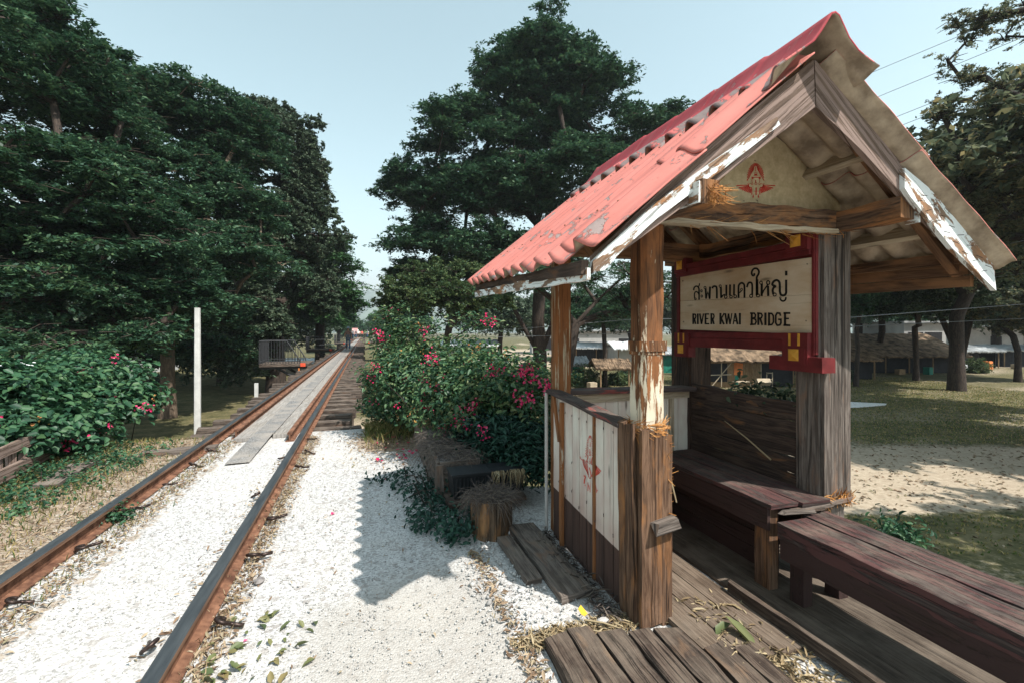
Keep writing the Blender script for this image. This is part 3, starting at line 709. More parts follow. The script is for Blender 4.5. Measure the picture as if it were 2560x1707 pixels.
# ridge cap: bell profile with waved skirts
def ridgecap():
    for side, E0, E1, nm in ((-1, LN, LF, 'L'), (1, EN, EF, 'R')):
        Ly = (RF-RN).length; nt_ = 150; A0 = RN+Vector((0, -.06, 0)); A1 = RF+Vector((0, .02, 0))
        sl0 = (E0-RN); sl1 = (E1-RF)
        prof = [(0, .085), (.025, .075), (.05, .04), (.085, -.01)]      # steep roll: lateral, height over ridge line
        V = []; UV = []; Fc = []; rows = []
        for i, (lx, hz) in enumerate(prof): rows.append(('r', lx, hz, 0))
        nr = 9; s_end = .255 if side < 0 else .165
        for i in range(nr): rows.append(('s', lerp(.085, s_end, i/(nr-1)), 0, i/(nr-1)))
        for ri, rw in enumerate(rows):
            for j in range(nt_+1):
                t = j/nt_; yy = A0*(1-t)+A1*t; st = math.floor(t*6.0)/6
                lap = .010*(1-(t*6.0-math.floor(t*6.0)))
                if rw[0] == 'r': p = yy+Vector((side*rw[1], 0, rw[2]+lap+.01*noise.noise(Vector((t*5, 1, 1)))))
                else:
                    sl = sl0*(1-t)+sl1*t; nrm = sl.normalized().cross(Vector((0, 1, 0)))
                    if nrm.z < 0: nrm = -nrm
                    s = rw[1]; 
                    if ri == len(rows)-1: s += .012*noise.noise(Vector((t*12, side, 0)))
                    p = yy+sl*s+nrm*(.036+lap*.5-.010*rw[3]+(AMP+.004)*rw[3]*wavef(t*Ly/PITCH)+ (.012*(rw[3]**2) if side > 0 else 0))
                V.append(p); UV.append((ri*.05+40, t*Ly))
        split = 5
        for i in range(len(rows)-1):
            for j in range(nt_):
                k = i*(nt_+1)+j; Fc.append((k, k+1, k+nt_+2, k+nt_+1))
        ofs = offs(SH); me = bpy.data.meshes.new('ridge_cap'); me.from_pydata([tuple(v-ofs) for v in V], [], Fc)
        uvl = me.uv_layers.new(name='UVMap'); uvl.data.foreach_set('uv', [c for f in Fc for k in f for c in UV[k]]); me.update()
        if me.polygons[0].normal.z < 0: me.flip_normals()
        for mt in (M['roof_cap'], M['roof_cap_low'], M['asb']): me.materials.append(mt)
        mi = []
        for f in range(len(Fc)): mi.append(0 if f//nt_ < 6 else 1)
        me.polygons.foreach_set('material_index', mi); me.polygons.foreach_set('use_smooth', [True]*len(Fc))
        o = link('ridge_cap', me, SH); sm = o.modifiers.new('Solidify', 'SOLIDIFY'); sm.thickness = .009; sm.offset = -1; sm.material_offset = 2; sm.material_offset_rim = 0
ridgecap()

# barge boards in the front gable plane (Y about 1.55)
YB = 1.56
def pl(pts, Y=YB): return [PY(u, v, Y) for u, v in pts]
b = MB(); b.prism(pl([(2034, 150), (2038, 268), (1760, 478), (1484, 683), (1482, 640), (1760, 372)]), (0, .028, 0), ax=(-1.2, 0, -1)); b.build('barge_board', M['barge_brown'], SH)['label'] = 'left barge board, worn pinkish brown'
b = MB(); b.prism(pl([(2037, 150), (2150, 268), (2320, 450), (2486, 634), (2488, 724), (2270, 503), (2150, 372), (2041, 268)]), (0, .028, 0), ax=(1.2, 0, -1)); b.build('barge_board', M['barge_brown'], SH)['label'] = 'right barge board, worn pinkish brown'
YT = 1.535
b = MB(); b.prism(pl([(1943, 293), (1951, 312), (1800, 430), (1640, 549), (1560, 622), (1512, 676), (1484, 680), (1482, 652), (1520, 615), (1640, 507), (1800, 392)], YT), (0, .024, 0), ax=(-1.2, 0, -1)); b.build('trim_board', M['white_trim'], SH)['label'] = 'long white painted board on the left barge, chewed at its end'
b = MB(); b.prism(pl([(2262, 420), (2320, 468), (2400, 552), (2481, 636), (2491, 727), (2380, 620), (2276, 492), (2262, 470)], YT), (0, .024, 0), ax=(1.2, 0, -1)); b.build('trim_board', M['white_trim'], SH)['label'] = 'white painted board on the right barge with cut tip'
# nails on the right trim
b = MB()
for k in range(16):
    q = k/16; uu = lerp(2290, 2475, q); vv = lerp(490, 690, q)+(-1)**k*14; p = PY(uu, vv, YT-.004); p2_ = PY(uu+16, vv+random.uniform(-6, 8), YT-.03); b.tube([p, p2_], .0016, 4)
b.build('nails', M['clip'], SH)
# inner rafters, purlins
def raft(y, mat, w=.09, t=.045):
    b = MB()
    b.plank(Vector((1.95, y, 2.70)), Vector((.86, y, 1.76)), w, t, side=(0, 0, 1), rough=.004)
    b.plank(Vector((1.99, y, 2.70)), Vector((3.18, y, 1.76)), w, t, side=(0, 0, 1), rough=.004)
    b.build('rafter', mat, SH)
raft(1.66, M['under_board'], .07); raft(3.10, M['under_board']); raft(3.45, M['under_board'])
b = MB()
for (x, z) in ((1.96, 2.60), (2.44, 2.345), (2.94, 1.985), (1.50, 2.27), (1.05, 1.89)):
    b.plank((x, 1.60, z), (x, 3.5, z+.03), .085, .035, side=(.6, 0, .8), rough=.003)
b.build('purlins', M['light_wood'], SH)
b = MB()
for k, (x, z) in enumerate(((3.10, 1.835), (3.15, 1.775), (3.17, 1.71))): b.plank((x, 1.60, z), (x, 3.5, z+.03), .062, .03, side=(0, 0, 1), rough=.003)
b.build('eave_board', M['under_board'], SH)
b = MB(); b.plank(LN+Vector((.06, .06, -.045)), LF+Vector((.06, -.05, -.045)), .05, .03, side=(0, 0, 1), rough=.006); b.build('eave_board', M['dark_wood'], SH)
p_a, p_b = PY(1459, 672, 1.60), PY(1196, 731, 3.30)
b = MB(); b.plank((.79, 1.52, 1.645), (.80, 3.36, 1.715), .045, .016, side=(0, 0, 1), rough=.007, segs=40); b.build('eave_trim', M['white_trim'], SH)
# gable panel
YG = 1.985
gp = MB(); gp.prism([PY(2034, 255, YG), PY(2096, 470, YG), PY(2096, 530, YG), Vector((1.27, YG, 2.15)), Vector((1.25, YG, 2.09))], (0, .012, 0), ax=(1, 0, 0))
gp = MB(); gp.prism([Vector((1.93, YG, 2.66)), Vector((2.705, YG, 2.30)), Vector((2.705, YG, 2.10)), Vector((1.26, YG, 2.09)), Vector((1.26, YG, 2.16))], (0, .012, 0), ax=(1, 0, 0))
M['panel'] = flat('ochre_cream_panel', (.52, .41, .24), .14, 30, .9, 0, .25, c2=(.60, .49, .31))
panel = gp.build('gable_panel', M['panel'], SH)

# --- stroke lettering helper
def smooth_pts(pts, n=6):
    pts = [Vector((p[0], p[1], 0)) for p in pts]
    if len(pts) < 3: return pts
    out = []; P_ = [pts[0]*2-pts[1]]+pts+[pts[-1]*2-pts[-2]]
    for i in range(1, len(P_)-2):
        a, b1, c1, d1 = P_[i-1:i+3]
        for k in range(n):
            t = k/n; out.append(.5*((2*b1)+(-a+c1)*t+(2*a-5*b1+4*c1-d1)*t*t+(-a+3*b1-3*c1+d1)*t*t*t))
    out.append(pts[-1]); return out
def stroke(mb, pts, w, fn, curve=True, w2=None):
    q = smooth_pts(pts) if curve else [Vector((p[0], p[1], 0)) for p in pts]
    base = len(mb.v); n = len(q)
    for i, p in enumerate(q):
        d = (q[min(i+1, n-1)]-q[max(i-1, 0)]); d = d.normalized() if d.length > 0 else Vector((1, 0, 0)); nn = Vector((-d.y, d.x, 0))
        if not curve and 0 < i < n-1:
            d1 = (q[i]-q[i-1]).normalized(); d2 = (q[i+1]-q[i]).normalized(); nn = Vector((-(d1.y+d2.y), d1.x+d2.x, 0)).normalized(); nn = nn/max(.55, nn.dot(Vector((-d1.y, d1.x, 0))))
        ww = w if w2 is None else lerp(w, w2, i/max(1, n-1))
        for sgn in (1, -1):
            a = p+nn*ww*.5*sgn; mb.v.append(tuple(fn(a.x, a.y)))
    for i in range(n-1): k = base+2*i; mb.face((k, k+1, k+3, k+2), ((0, 0),)*4)
def loop(mb, x, y, r, w, fn, ry=None):
    ry = ry or r; stroke(mb, [(x+r*math.cos(a*math.pi/6), y+ry*math.sin(a*math.pi/6)) for a in range(13)], w, fn, False)

# emblem on the gable panel (stencilled winged emblem)
def fe1(x, y): return PY(1820+x/12.06, 380+y/12.06, YG-.0015)
e = MB(); cx = 832; top = (cx, 490)
for k in range(23):
    a = math.pi*(.5+(k-11)/11*.86); a2 = (k-11)/11
    # outer outline of the halo
    ang = a2*math.pi*.86; ox = cx+math.sin(ang)*(150 if abs(a2) < .5 else lerp(150, 262, (abs(a2)-.5)*2)); oy = 345+ (1-math.cos(ang*.62))*640*(.75+.25*abs(a2))
    ox = cx+260*math.sin(a2*math.pi/2)**1 if True else ox; oy = 345+530*(abs(a2)**1.9)
    ix = cx+55*math.sin(a2*math.pi/2); iy = 425+110*(abs(a2)**1.5)
    stroke(e, [(ix, iy), (ox, oy)], 10, fe1, False, 27)
for (x0, y0, x1, y1, w) in ((cx, 450, cx, 560, 16), (815, 580, 850, 580, 22), (790, 690, 880, 690, 30), (770, 720, 895, 720, 16), (705, 775, 985, 775, 22), (715, 805, 770, 805, 34), (925, 805, 985, 805, 34), (835, 860, 838, 940, 26)):
    stroke(e, [(x0, y0), (x1, y1)], w, fe1, False)
loop(e, 838, 650, 38, 12, fe1, 30); loop(e, 845, 965, 34, 14, fe1, 28)
for sg in (-1, 1):
    X = lambda x: cx+8+sg*(x-840) if sg < 0 else x+8
    mx = lambda x: 840-(x-840) if sg < 0 else x
    stroke(e, [(mx(945), 830), (mx(960), 880), (mx(945), 930), (mx(925), 970), (mx(960), 1000), (mx(985), 960), (mx(1040), 975), (mx(1105), 965)], 12, fe1)
    stroke(e, [(mx(1055), 985), (mx(1065), 1030), (mx(1030), 1070), (mx(965), 1105), (mx(962), 1300)], 26, fe1)
    for k in range(9):
        q = k/8; stroke(e, [(mx(lerp(1060, 985, q)), lerp(1005, 1140, q)), (mx(lerp(1425, 1010, q**.9)), lerp(1028, 1250, q**.55))], 16, fe1, False, 34)
    stroke(e, [(mx(915), 1290), (mx(922), 1385)], 14, fe1, False, 50)
stroke(e, [(848, 1080), (848, 1310)], 34, fe1, False); stroke(e, [(775, 1192), (935, 1192)], 14, fe1, False)
e.build('emblem', M['emblem'], panel)
b = MB()
for (x, y) in ((80, 1490), (480, 1485), (870, 1465), (820, 275)): stroke(b, [(x-30, y-5), (x+30, y+5)], 16, lambda x, y: PY(1820+x/12.06, 380+y/12.06, YG-.002), False)
stroke(b, [(900, 1470), (903, 1568)], 10, lambda x, y: PY(1820+x/12.06, 380+y/12.06, YG-.002), False)
b.build('nails', M['clip'], panel)

# side wall (track side)
sw = MB(); ys = np.linspace(2.055, 2.97, 10); wallX = 1.268
for k in range(9):
    a = ys[k]; c1 = ys[k+1]; zt = lerp(.945, 1.0, k/9); sw.plank((wallX+.011+random.uniform(-.002, .002), (a+c1)/2, .0), (wallX+.011, (a+c1)/2, zt), c1-a-.007, .02, side=(0, 1, 0), rough=.0025, segs=12)
def wallmat():
    m, n, b, o = newmat('two_tone_side_wall'); m = M['wall_white'].copy(); m.name = 'two_tone_side_wall_boards'; n = m.node_tree
    b = [x for x in n.nodes if x.type == 'BSDF_PRINCIPLED'][0]; src = b.inputs['Base Color'].links[0].from_socket
    g = noi(n, coords(n, 'UV', (1.6, 30, 1)), 1, 9, .65, .4); dk = ramp(n, g, [(.3, (.035, .022, .018)), (.7, (.10, .055, .042))])
    s2 = nd(n, 'ShaderNodeSeparateXYZ'); n.links.new(coords(n, 'Object'), s2.inputs[0])
    e_ = mth(n, 'SUBTRACT', s2.outputs[2], mth(n, 'MULTIPLY', s2.outputs[1], .065)); f = ramp(n, e_, [(.3090, 1), (.3110, 0)])
    # reddish weathering near the paint border
    st = ramp(n, mth(n, 'ADD', e_, mth(n, 'MULTIPLY', noi(n, coords(n, 'UV', (2, 6, 1)), 1.5, 5), .35)), [(.52, .55), (.80, 0)])
    c = mixc(n, st, src, (.42, .27, .22)); n.links.new(mixc(n, f, c, dk), b.inputs['Base Color']); return m
M['two_tone'] = wallmat()
side = sw.build('side_wall', M['two_tone'], SH)
b = MB(); b.plank((wallX+.026, 2.06, .46), (wallX+.026, 2.965, .48), .90, .006, side=(0, 0, 1), segs=1); b.build('backing', M['batten'], side); side['label'] = 'track side wall of cream boards over a dark skirting'
b = MB()
b.plank((wallX-.006, 2.36, .0), (wallX-.006, 2.36, .955), .020, .012, side=(0, 1, 0), rough=.002)
b.plank((wallX-.013, 2.80, .0), (wallX-.013, 2.80, .96), .038, .02, side=(0, 1, 0), rough=.003)
b.plank((wallX-.03, 2.80, .70), (wallX-.02, 2.92, 1.0), .03, .015, side=(0, 1, 0), rough=.003)

b.build('battens', M['batten'], side)
b = MB(); b.plank((1.272, 2.04, .955), (1.272, 3.0, 1.015), .10, .022, side=(1, 0, 0), rough=.005, segs=24); b.build('cap_rail', M['cap_rail'], side)
b = MB()
for k in range(1, 9):
    for z in (.90, .35 if k % 2 else .42, .60 if k % 3 == 0 else .9): b.tube([(wallX-.002, ys[k], z), (wallX-.018, ys[k]-.03, z-.004)], .0022, 4)
b.build('nails', M['clip'], side)
def fe2(x, y): return PX(1430+x/8.71, 1070+y/8.71, wallX-.0015)
e = MB(); 
for k in range(25):
    a2 = (k-12)/12; ox = 392+100*math.sin(a2*math.pi/2)+ (6*a2); oy = 150+(470+60*(a2 > 0)*a2)*(abs(a2)**1.7)+15*max(0, a2)
    ix = 392+ (38 if abs(a2) > .3 else 30)*math.sin(a2*math.pi/2); iy = oy+ (40-170*abs(a2)**2.5)*1.0
    stroke(e, [(ix, iy), (ox, oy)], 8, fe2, False, 13)
stroke(e, [(395, 290), (393, 400)], 5, fe2, False, 14)
for k in range(5): stroke(e, [(375-k*2, 455+k*30), (400+k*4, 468+k*31)], 14, fe2, False)
stroke(e, [(340, 570), (345, 640), (320, 690), (345, 740)], 14, fe2); stroke(e, [(440, 625), (425, 700), (420, 770), (470, 800), (490, 790)], 14, fe2)
stroke(e, [(390, 650), (385, 720)], 10, fe2, False); loop(e, 385, 745, 15, 6, fe2, 28)
for k in range(9):
    q = k/8; stroke(e, [(lerp(215, 300, q), lerp(690, 900, q)), (lerp(330, 360, q), lerp(720, 1000, q))], 10, fe2, False, 16)
stroke(e, [(170, 610), (200, 670), (260, 680)], 12, fe2); stroke(e, [(260, 670), (250, 780), (330, 960), (380, 1080), (415, 1080)], 12, fe2)
for k in range(9):
    q = k/8; stroke(e, [(500-60*q, 800+150*q), (lerp(628, 460, q), lerp(935, 1060, q**.6))], 16, fe2, False, 24)
stroke(e, [(480, 800), (520, 840), (470, 960), (440, 1050)], 46, fe2); stroke(e, [(375, 850), (410, 1000), (405, 1090)], 16, fe2)
# abbreviation letters under it
stroke(e, [(258, 1020), (290, 1060), (272, 1120), (265, 1200)], 26, fe2); loop(e, 285, 1240, 6, 8, fe2, 14)
stroke(e, [(347, 1170), (345, 1360)], 15, fe2, False); stroke(e, [(347, 1200), (380, 1330), (398, 1140), (394, 1390)], 14, fe2, False)
stroke(e, [(460, 1200), (480, 1390)], 20, fe2, False); stroke(e, [(470, 1230), (500, 1400), (512, 1190), (535, 1395)], 16, fe2, False); loop(e, 557, 1350, 6, 8, fe2, 14)
e.build('emblem', M['emblem_fade'], side)

# back wall
b = MB(); xs = np.linspace(1.395, 2.48, 11)
for k in range(10): b.plank(((xs[k]+xs[k+1])/2, 3.05, 0), ((xs[k]+xs[k+1])/2, 3.05, .95), xs[k+1]-xs[k]-.004, .02, side=(1, 0, 0), rough=.001)
bw = b.build('back_wall', M['wall_white'], SH)
b = MB(); b.plank((1.33, 3.06, .995), (2.47, 3.02, .985), .16, .03, side=(0, 1, 0), rough=.004); b.build('cap_rail', M['cap_rail'], bw)
b = MB(); b.plank((1.38, 3.025, .94), (2.46, 3.025, .94), .055, .02, side=(0, 0, 1)); b.plank((2.30, 3.03, 0), (2.30, 3.03, .92), .04, .02, side=(1, 0, 0)); b.build('trim_strip', M['light_wood'], bw)

# right side wall boards (seat back)
b = MB(); z = .47; k = 0
while z < .93:
    h = random.uniform(.075, .12); b.plank((2.492+random.uniform(-.006, .004), 2.06, z+h/2), (2.492, 3.03, z+h/2), h-.004, .024, side=(0, 0, 1), rough=.006, segs=24); z += h
b.plank((2.495, 2.06, .955), (2.495, 3.03, 1.0), .06, .03, side=(0, 0, 1), rough=.014, segs=30)
b.plank((2.492, 2.06, .28), (2.492, 3.03, .28), .36, .02, side=(0, 0, 1), rough=.003)
b.build('seat_back', M['dark_wood'], SH)
# inner seat
ib = thing('shelter_seat', 'maroon plank seat inside the shelter under the seat back, its near end split and broken', 'bench', (2.28, 2.5, 0))
b = MB()
b.plank((2.175, 1.90, .487), (2.175, 3.0, .49), .19, .026, side=(1, 0, 0), rough=.004, ragged=.02)
b.plank((2.375, 1.88, .487), (2.375, 3.0, .49), .20, .026, side=(1, 0, 0), rough=.004, ragged=.02)
b.build('seat', M['bench_red'], ib)
b = MB()
for k in range(5): b.plank((2.13+k*.085, 1.87+.008*k, .466-.006*(k % 3)), (2.33+k*.085, 1.862+.01*k, .458+.004*k), .018, .03, side=(0, 0, 1), rough=.005, ragged=.05)
b.build('splintered_end', M['grey_wood'], ib)
b = MB(); b.plank((2.14, 1.99, .0), (2.14, 1.99, .472), .10, .06, side=(0, 1, 0), rough=.006); b.build('leg', M['post_bare'], ib)
b = MB(); b.plank((2.14, 2.9, 0), (2.14, 2.9, .472), .08, .06, side=(0, 1, 0)); b.build('leg', M['post_bare'], ib)
b = MB()
for k in range(4): b.plank((2.27, 2.03, .07+.10*k), (2.27, 2.98, .07+.10*k), .095, .02, side=(0, 0, 1), rough=.003)
b.build('back_boards', M['wall_dark'], ib)  # dark boards added to deepen the shade under the seat
b = MB(); b.plank((2.095, 1.93, .41), (2.095, 2.98, .41), .12, .02, side=(0, 0, 1), rough=.003); b.build('apron', M['wall_dark'], ib)
# outer bench
ob = thing('long_bench', 'long heavy maroon plank bench leading toward the viewer from the shelter corner', 'bench', (2.27, 1.0, 0))
b = MB()
b.plank((2.175, 1.86, .385), (2.155, -.3, .385), .20, .085, side=(1, 0, 0), rough=.005, segs=40, ragged=.02)
b.plank((2.375, 1.89, .387), (2.365, -.3, .387), .185, .085, side=(1, 0, 0), rough=.005, segs=40, ragged=.02)
b.build('seat', M['bench_red'], ob)
b = MB(); b.plank((2.085, 1.84, .30), (2.07, -.3, .30), .11, .022, side=(0, 0, 1), rough=.004, segs=20); b.build('apron', M['wall_dark'], ob)
for (lx, ly) in ((2.17, 1.80), (2.42, 1.80), (2.42, .6), (2.17, .1)):
    b = MB(); b.plank((lx, ly, 0), (lx, ly, .34), .08, .06, side=(0, 1, 0), rough=.004); b.build('leg', M['wall_dark'], ob)

# shelter floor and front deck
b = MB(); x = 1.42
while x < 1.86:
    w = random.choice((.105, .13, .15)); w = min(w, 1.875-x)
    b.plank((x+w/2, 1.52+random.uniform(-.06, .06), .012), (x+w/2, 3.03, .012), w-.006, .035, side=(1, 0, 0), rough=.004, segs=20, ragged=.03); x += w
b.build('floor_boards', M['floor'], SH)
M['floor_dusty'] = wood('dusty_floor_boards', (.08, .06, .045), (.20, .158, .12), None, crack=.5, gr=30)
fl = MB()
for k in range(4): fl.plank((2.02+k*.202, -.4, -.008), (2.02+k*.202, 3.03, -.008), .197, .05, side=(1, 0, 0), rough=.003, segs=30)
fl.build('floor_boards', M['floor_dusty'], SH)
dk = thing('plank_deck', 'worn grooved plank deck in front of the shelter posts', 'deck', (1.3, 1.2, 0))
b = MB(); x = .76; k = 0
ends = [1.95, 1.99, 1.93, 1.88, 1.86, 1.70, 1.62, 1.55]
while x < 1.56:
    w = random.choice((.125, .15, .10, .135)); dxx = .05
    b.plank((x+w/2+dxx*.3, ends[min(k, 7)]+random.uniform(-.02, .02)-.03, .012), (x+w/2-dxx, .35, .018), w-.011, .05, side=(1, 0, 0), rough=.007, segs=34, ragged=.04); x += w; k += 1
b.build('boards', M['deck'], dk)
# lengthwise splits standing open in the boards
ks = thing('kerb_board', 'narrow raised board on edge beside the plank deck, running under the bench side', 'board', (1.88, 1.2, 0))
b = MB(); b.plank((1.885, 1.99, .05), (1.90, .3, .05), .065, .03, side=(0, 0, 1), rough=.006, segs=24, ragged=.02); b.build('board', M['deck'], ks)
for (x0, x1, y0, y1, lab) in ((.87, .965, 2.42, 3.0, 'narrower grey board on the gravel beside the side wall, next to the stump'), (.99, 1.185, 2.22, 3.12, 'wider grey board half covered by gravel beside the side wall')):
    b = MB(); b.plank(((x0+x1)/2, y0, .012), ((x0+x1)/2-.01, y1, .02), x1-x0, .04, side=(1, 0, 0), rough=.004, segs=16, ragged=.05); o = b.build('loose_board', M['grey_wood']); tag(o, lab, 'board')
b = MB(); b.tube([(1.235, 3.02, .02), (1.235, 3.02, 1.0)], .013, 8); b.tube([(1.235, 3.02, .05), (1.20, 3.0, .05)], .009, 6); o = b.build('water_pipe', M['pvc']); tag(o, 'thin grey pipe standing upright at the far corner of the cream side wall', 'pipe')

# rope of frayed fibre round the near left post
def fibres(name, n_, cfn, parent, mat, L=.05, r=.0012, seed=0):
    R = random.Random(seed); b = MB()
    for i in range(n_):
        p, d = cfn(R); d = d.normalized(); q = Vector((R.uniform(-1, 1), R.uniform(-1, 1), R.uniform(-1, 1)))*L*.4
        b.tube([p, p+d*L*.5+q*.3, p+d*L+q], [r, r, r*.4], 3, caps=False)
    return b.build(name, mat, parent)
def ringf(R):
    a = R.uniform(0, 6.283); rx, ry = .085, .08; p = Vector((1.355+rx*math.cos(a)*1.05, 1.985+ry*math.sin(a)*1.05, R.uniform(.925, .985))); return p, Vector((-math.sin(a), math.cos(a), R.uniform(-.7, .5)))
M['fibre'] = leafmat('orange_frayed_fibre', [(.22, .09, .03), (.42, .19, .06), (.58, .33, .14)], 0, .8, .1)
fibres('frayed_fibre', 240, ringf, p1, M['fibre'], .06, .0022, 4)
def botf(R): return Vector((R.uniform(2.47, 2.68), 1.905, R.uniform(.455, .50))), Vector((R.uniform(-.4, .4), -.1, R.uniform(-1, 1)))
fibres('frayed_fibre', 90, botf, p3, M['fibre'], .04, .003, 6)
def endf(R): return Vector((1.34+R.uniform(-.04, .05), 1.49+R.uniform(-.01, .02), R.uniform(1.95, 2.03))), Vector((R.uniform(-.5, 1), R.uniform(-1, 0), R.uniform(-1, .2)))
fibres('frayed_fibre', 60, endf, SH, M['fibre'], .05, .002, 8)
def edgef(R): return Vector((1.405+R.uniform(-.003, .01), 1.91+R.uniform(0, .03), R.uniform(.52, .93))), Vector((R.uniform(0, .3), -.1, R.uniform(-1, 1)))
fibres('frayed_fibre', 120, edgef, p1, M['fibre'], .05, .0025, 9)
def stf(R): return Vector((R.uniform(1.45, 2.6), 1.90+R.uniform(-.02, .03), R.uniform(1.97, 2.01))), Vector((1, 0, R.uniform(-.5, .3)))
fibres('frayed_fibre', 60, stf, SH, M['fibre'], .12, .0018, 10)

# ================================================================== STATION SIGN
XS = 2.432
SG = thing('station_sign', 'cream name board in an oxblood frame reading RIVER KWAI BRIDGE in Thai and English', 'sign', (XS, 2.5, 1.2))
SWF = 1.22
def fs(x, y, X=XS-.0015): return PX(1700+x/5.058, 620+y/5.058, X)
def yat(u, X=XS): return PX(u, 800, X).y
Y0, Y1 = yat(2029.5), yat(1701)
b = MB()
b.prism([fs(2, 352, XS), fs(1670, 120, XS), fs(1668, 590, XS), fs(2, 672, XS)], (.014, 0, 0), ax=(0, 1, 0))
b.prism([fs(2, 676, XS), fs(1668, 593, XS), fs(1665, 1090, XS), fs(2, 1030, XS)], (.014, 0, 0), ax=(0, 1, 0))
M['signboard'] = wood('stained_cream_signboard', (.40, .30, .20), (.62, .50, .38), (.62, .50, .37), .93, paint2=(.50, .35, .22), crack=.15, bstr=.15, psc=(1.5, 5, 1))
bd = b.build('board', M['signboard'], SG)
T = MB(); W0 = 22
def L(pts, w=22, cv=True): stroke(T, pts, w*SWF, fs, cv)
def Lp(x, y, r, w=12, ry=None): loop(T, x, y, r, w*1.15, fs, ry)
L([(172, 538), (180, 505), (200, 488), (222, 490), (238, 515), (241, 560), (241, 658)], 16); L([(228, 494), (243, 476), (247, 450)], 12); L([(240, 596), (226, 566), (202, 556), (185, 574), (182, 612), (186, 640)], 13); Lp(195, 648, 11, 9)
Lp(272, 546, 10, 9, 14); Lp(275, 612, 10, 9, 14)
Lp(316, 505, 13, 9, 16); L([(324, 515), (330, 645)], 20, False); L([(330, 640), (352, 560), (374, 648)], 15, False); L([(374, 645), (380, 492)], 20, False)
L([(408, 515), (420, 492), (446, 488), (464, 512), (466, 642)], 20)
Lp(508, 486, 14, 9, 16); L([(517, 498), (520, 636)], 20, False); L([(522, 632), (545, 600), (570, 590)], 14, False); L([(586, 470), (586, 600)], 20, False); Lp(578, 620, 17, 11, 19)
L([(633, 465), (631, 605)], 20, False); Lp(645, 620, 16, 11, 18); L([(684, 462), (682, 600)], 20, False); Lp(698, 616, 17, 11, 19)
L([(740, 635), (740, 500), (752, 462), (780, 445), (808, 462), (815, 505), (815, 634)], 20); L([(742, 572), (764, 560), (776, 545)], 12); Lp(778, 528, 12, 9, 15)
L([(846, 500), (862, 452), (890, 440), (912, 468), (913, 600)], 20); Lp(900, 610, 19, 11, 20)
L([(938, 322), (940, 345), (920, 352), (906, 325), (916, 285), (945, 262), (978, 268), (998, 300), (992, 335), (972, 370), (970, 430), (970, 590)], 20); L([(974, 400), (974, 600)], 28, False); Lp(986, 604, 20, 11)
Lp(1024, 442, 17, 11, 20); L([(1034, 455), (1032, 612)], 24, False); L([(1036, 590), (1062, 535), (1108, 470)], 15, False); Lp(1115, 442, 20, 14, 24); L([(1112, 480), (1116, 612)], 24, False)
Lp(1197, 592, 20, 12); L([(1182, 590), (1172, 540), (1184, 505), (1206, 488), (1168, 468), (1184, 428), (1222, 410), (1254, 432), (1262, 480), (1264, 560), (1282, 598), (1318, 600), (1340, 575), (1342, 520), (1342, 405)], 24)
L([(1343, 292), (1343, 352)], 26, False); Lp(1268, 634, 10, 8); L([(1266, 648), (1284, 668), (1308, 674), (1332, 658), (1340, 625)], 18)
K = lambda *p, w=19: L(list(p), w, False)
K((167, 832), (167, 964)); K((160, 838), (194, 842), (200, 868), (194, 892), (168, 897), w=14); K((182, 895), (197, 964), w=17)
K((225, 832), (225, 966)); K((250, 832), (272, 962), w=17); K((272, 964), (298, 832), w=14)
K((322, 830), (322, 966)); K((315, 838), (368, 838), w=14); K((322, 896), (358, 896), w=13); K((315, 959), (370, 960), w=14)
K((396, 828), (396, 966)); K((390, 835), (424, 840), (431, 866), (424, 892), (398, 897), w=14); K((410, 895), (429, 966), w=18)
K((511, 825), (511, 969), w=22); K((560, 826), (520, 898), w=15); K((520, 892), (556, 968), w=20)
K((572, 828), (592, 966), w=18); K((592, 966), (612, 835), w=12); K((612, 832), (634, 966), w=18); K((634, 966), (656, 828), w=12)
K((672, 968), (698, 828), w=13); K((698, 828), (728, 968), w=20); K((680, 925), (720, 925), w=13); K((757, 825), (757, 969), w=22)
K((907, 820), (907, 976), w=22); K((885, 826), (940, 828), (955, 850), (950, 880), (915, 893), w=17); K((915, 893), (955, 905), (962, 935), (950, 965), (885, 970), w=17)
K((990, 818), (990, 977), w=22); K((975, 825), (1026, 832), (1040, 855), (1030, 885), (998, 893), w=17); K((1012, 893), (1042, 977), w=20)
K((1080, 820), (1080, 979), w=24); K((1126, 820), (1126, 979), w=22); K((1112, 828), (1160, 832), (1180, 860), (1182, 940), (1160, 970), (1112, 976), w=18)
K((1272, 862), (1262, 828), (1228, 825), (1211, 855), (1210, 950), (1230, 980), (1262, 975), (1276, 950), (1276, 905), (1240, 905), w=19)
K((1328, 818), (1328, 984), w=24); K((1308, 826), (1395, 826), w=20); K((1328, 895), (1378, 895), w=17); K((1308, 976), (1395, 979), w=20)
T.build('lettering', M['letter'], bd)
b = MB()
for (x, y) in ((35, 420), (1608, 205), (45, 935), (1595, 922)): loop(b, x, y, 7, 5, fs)
b.build('screws', M['clip'], bd)
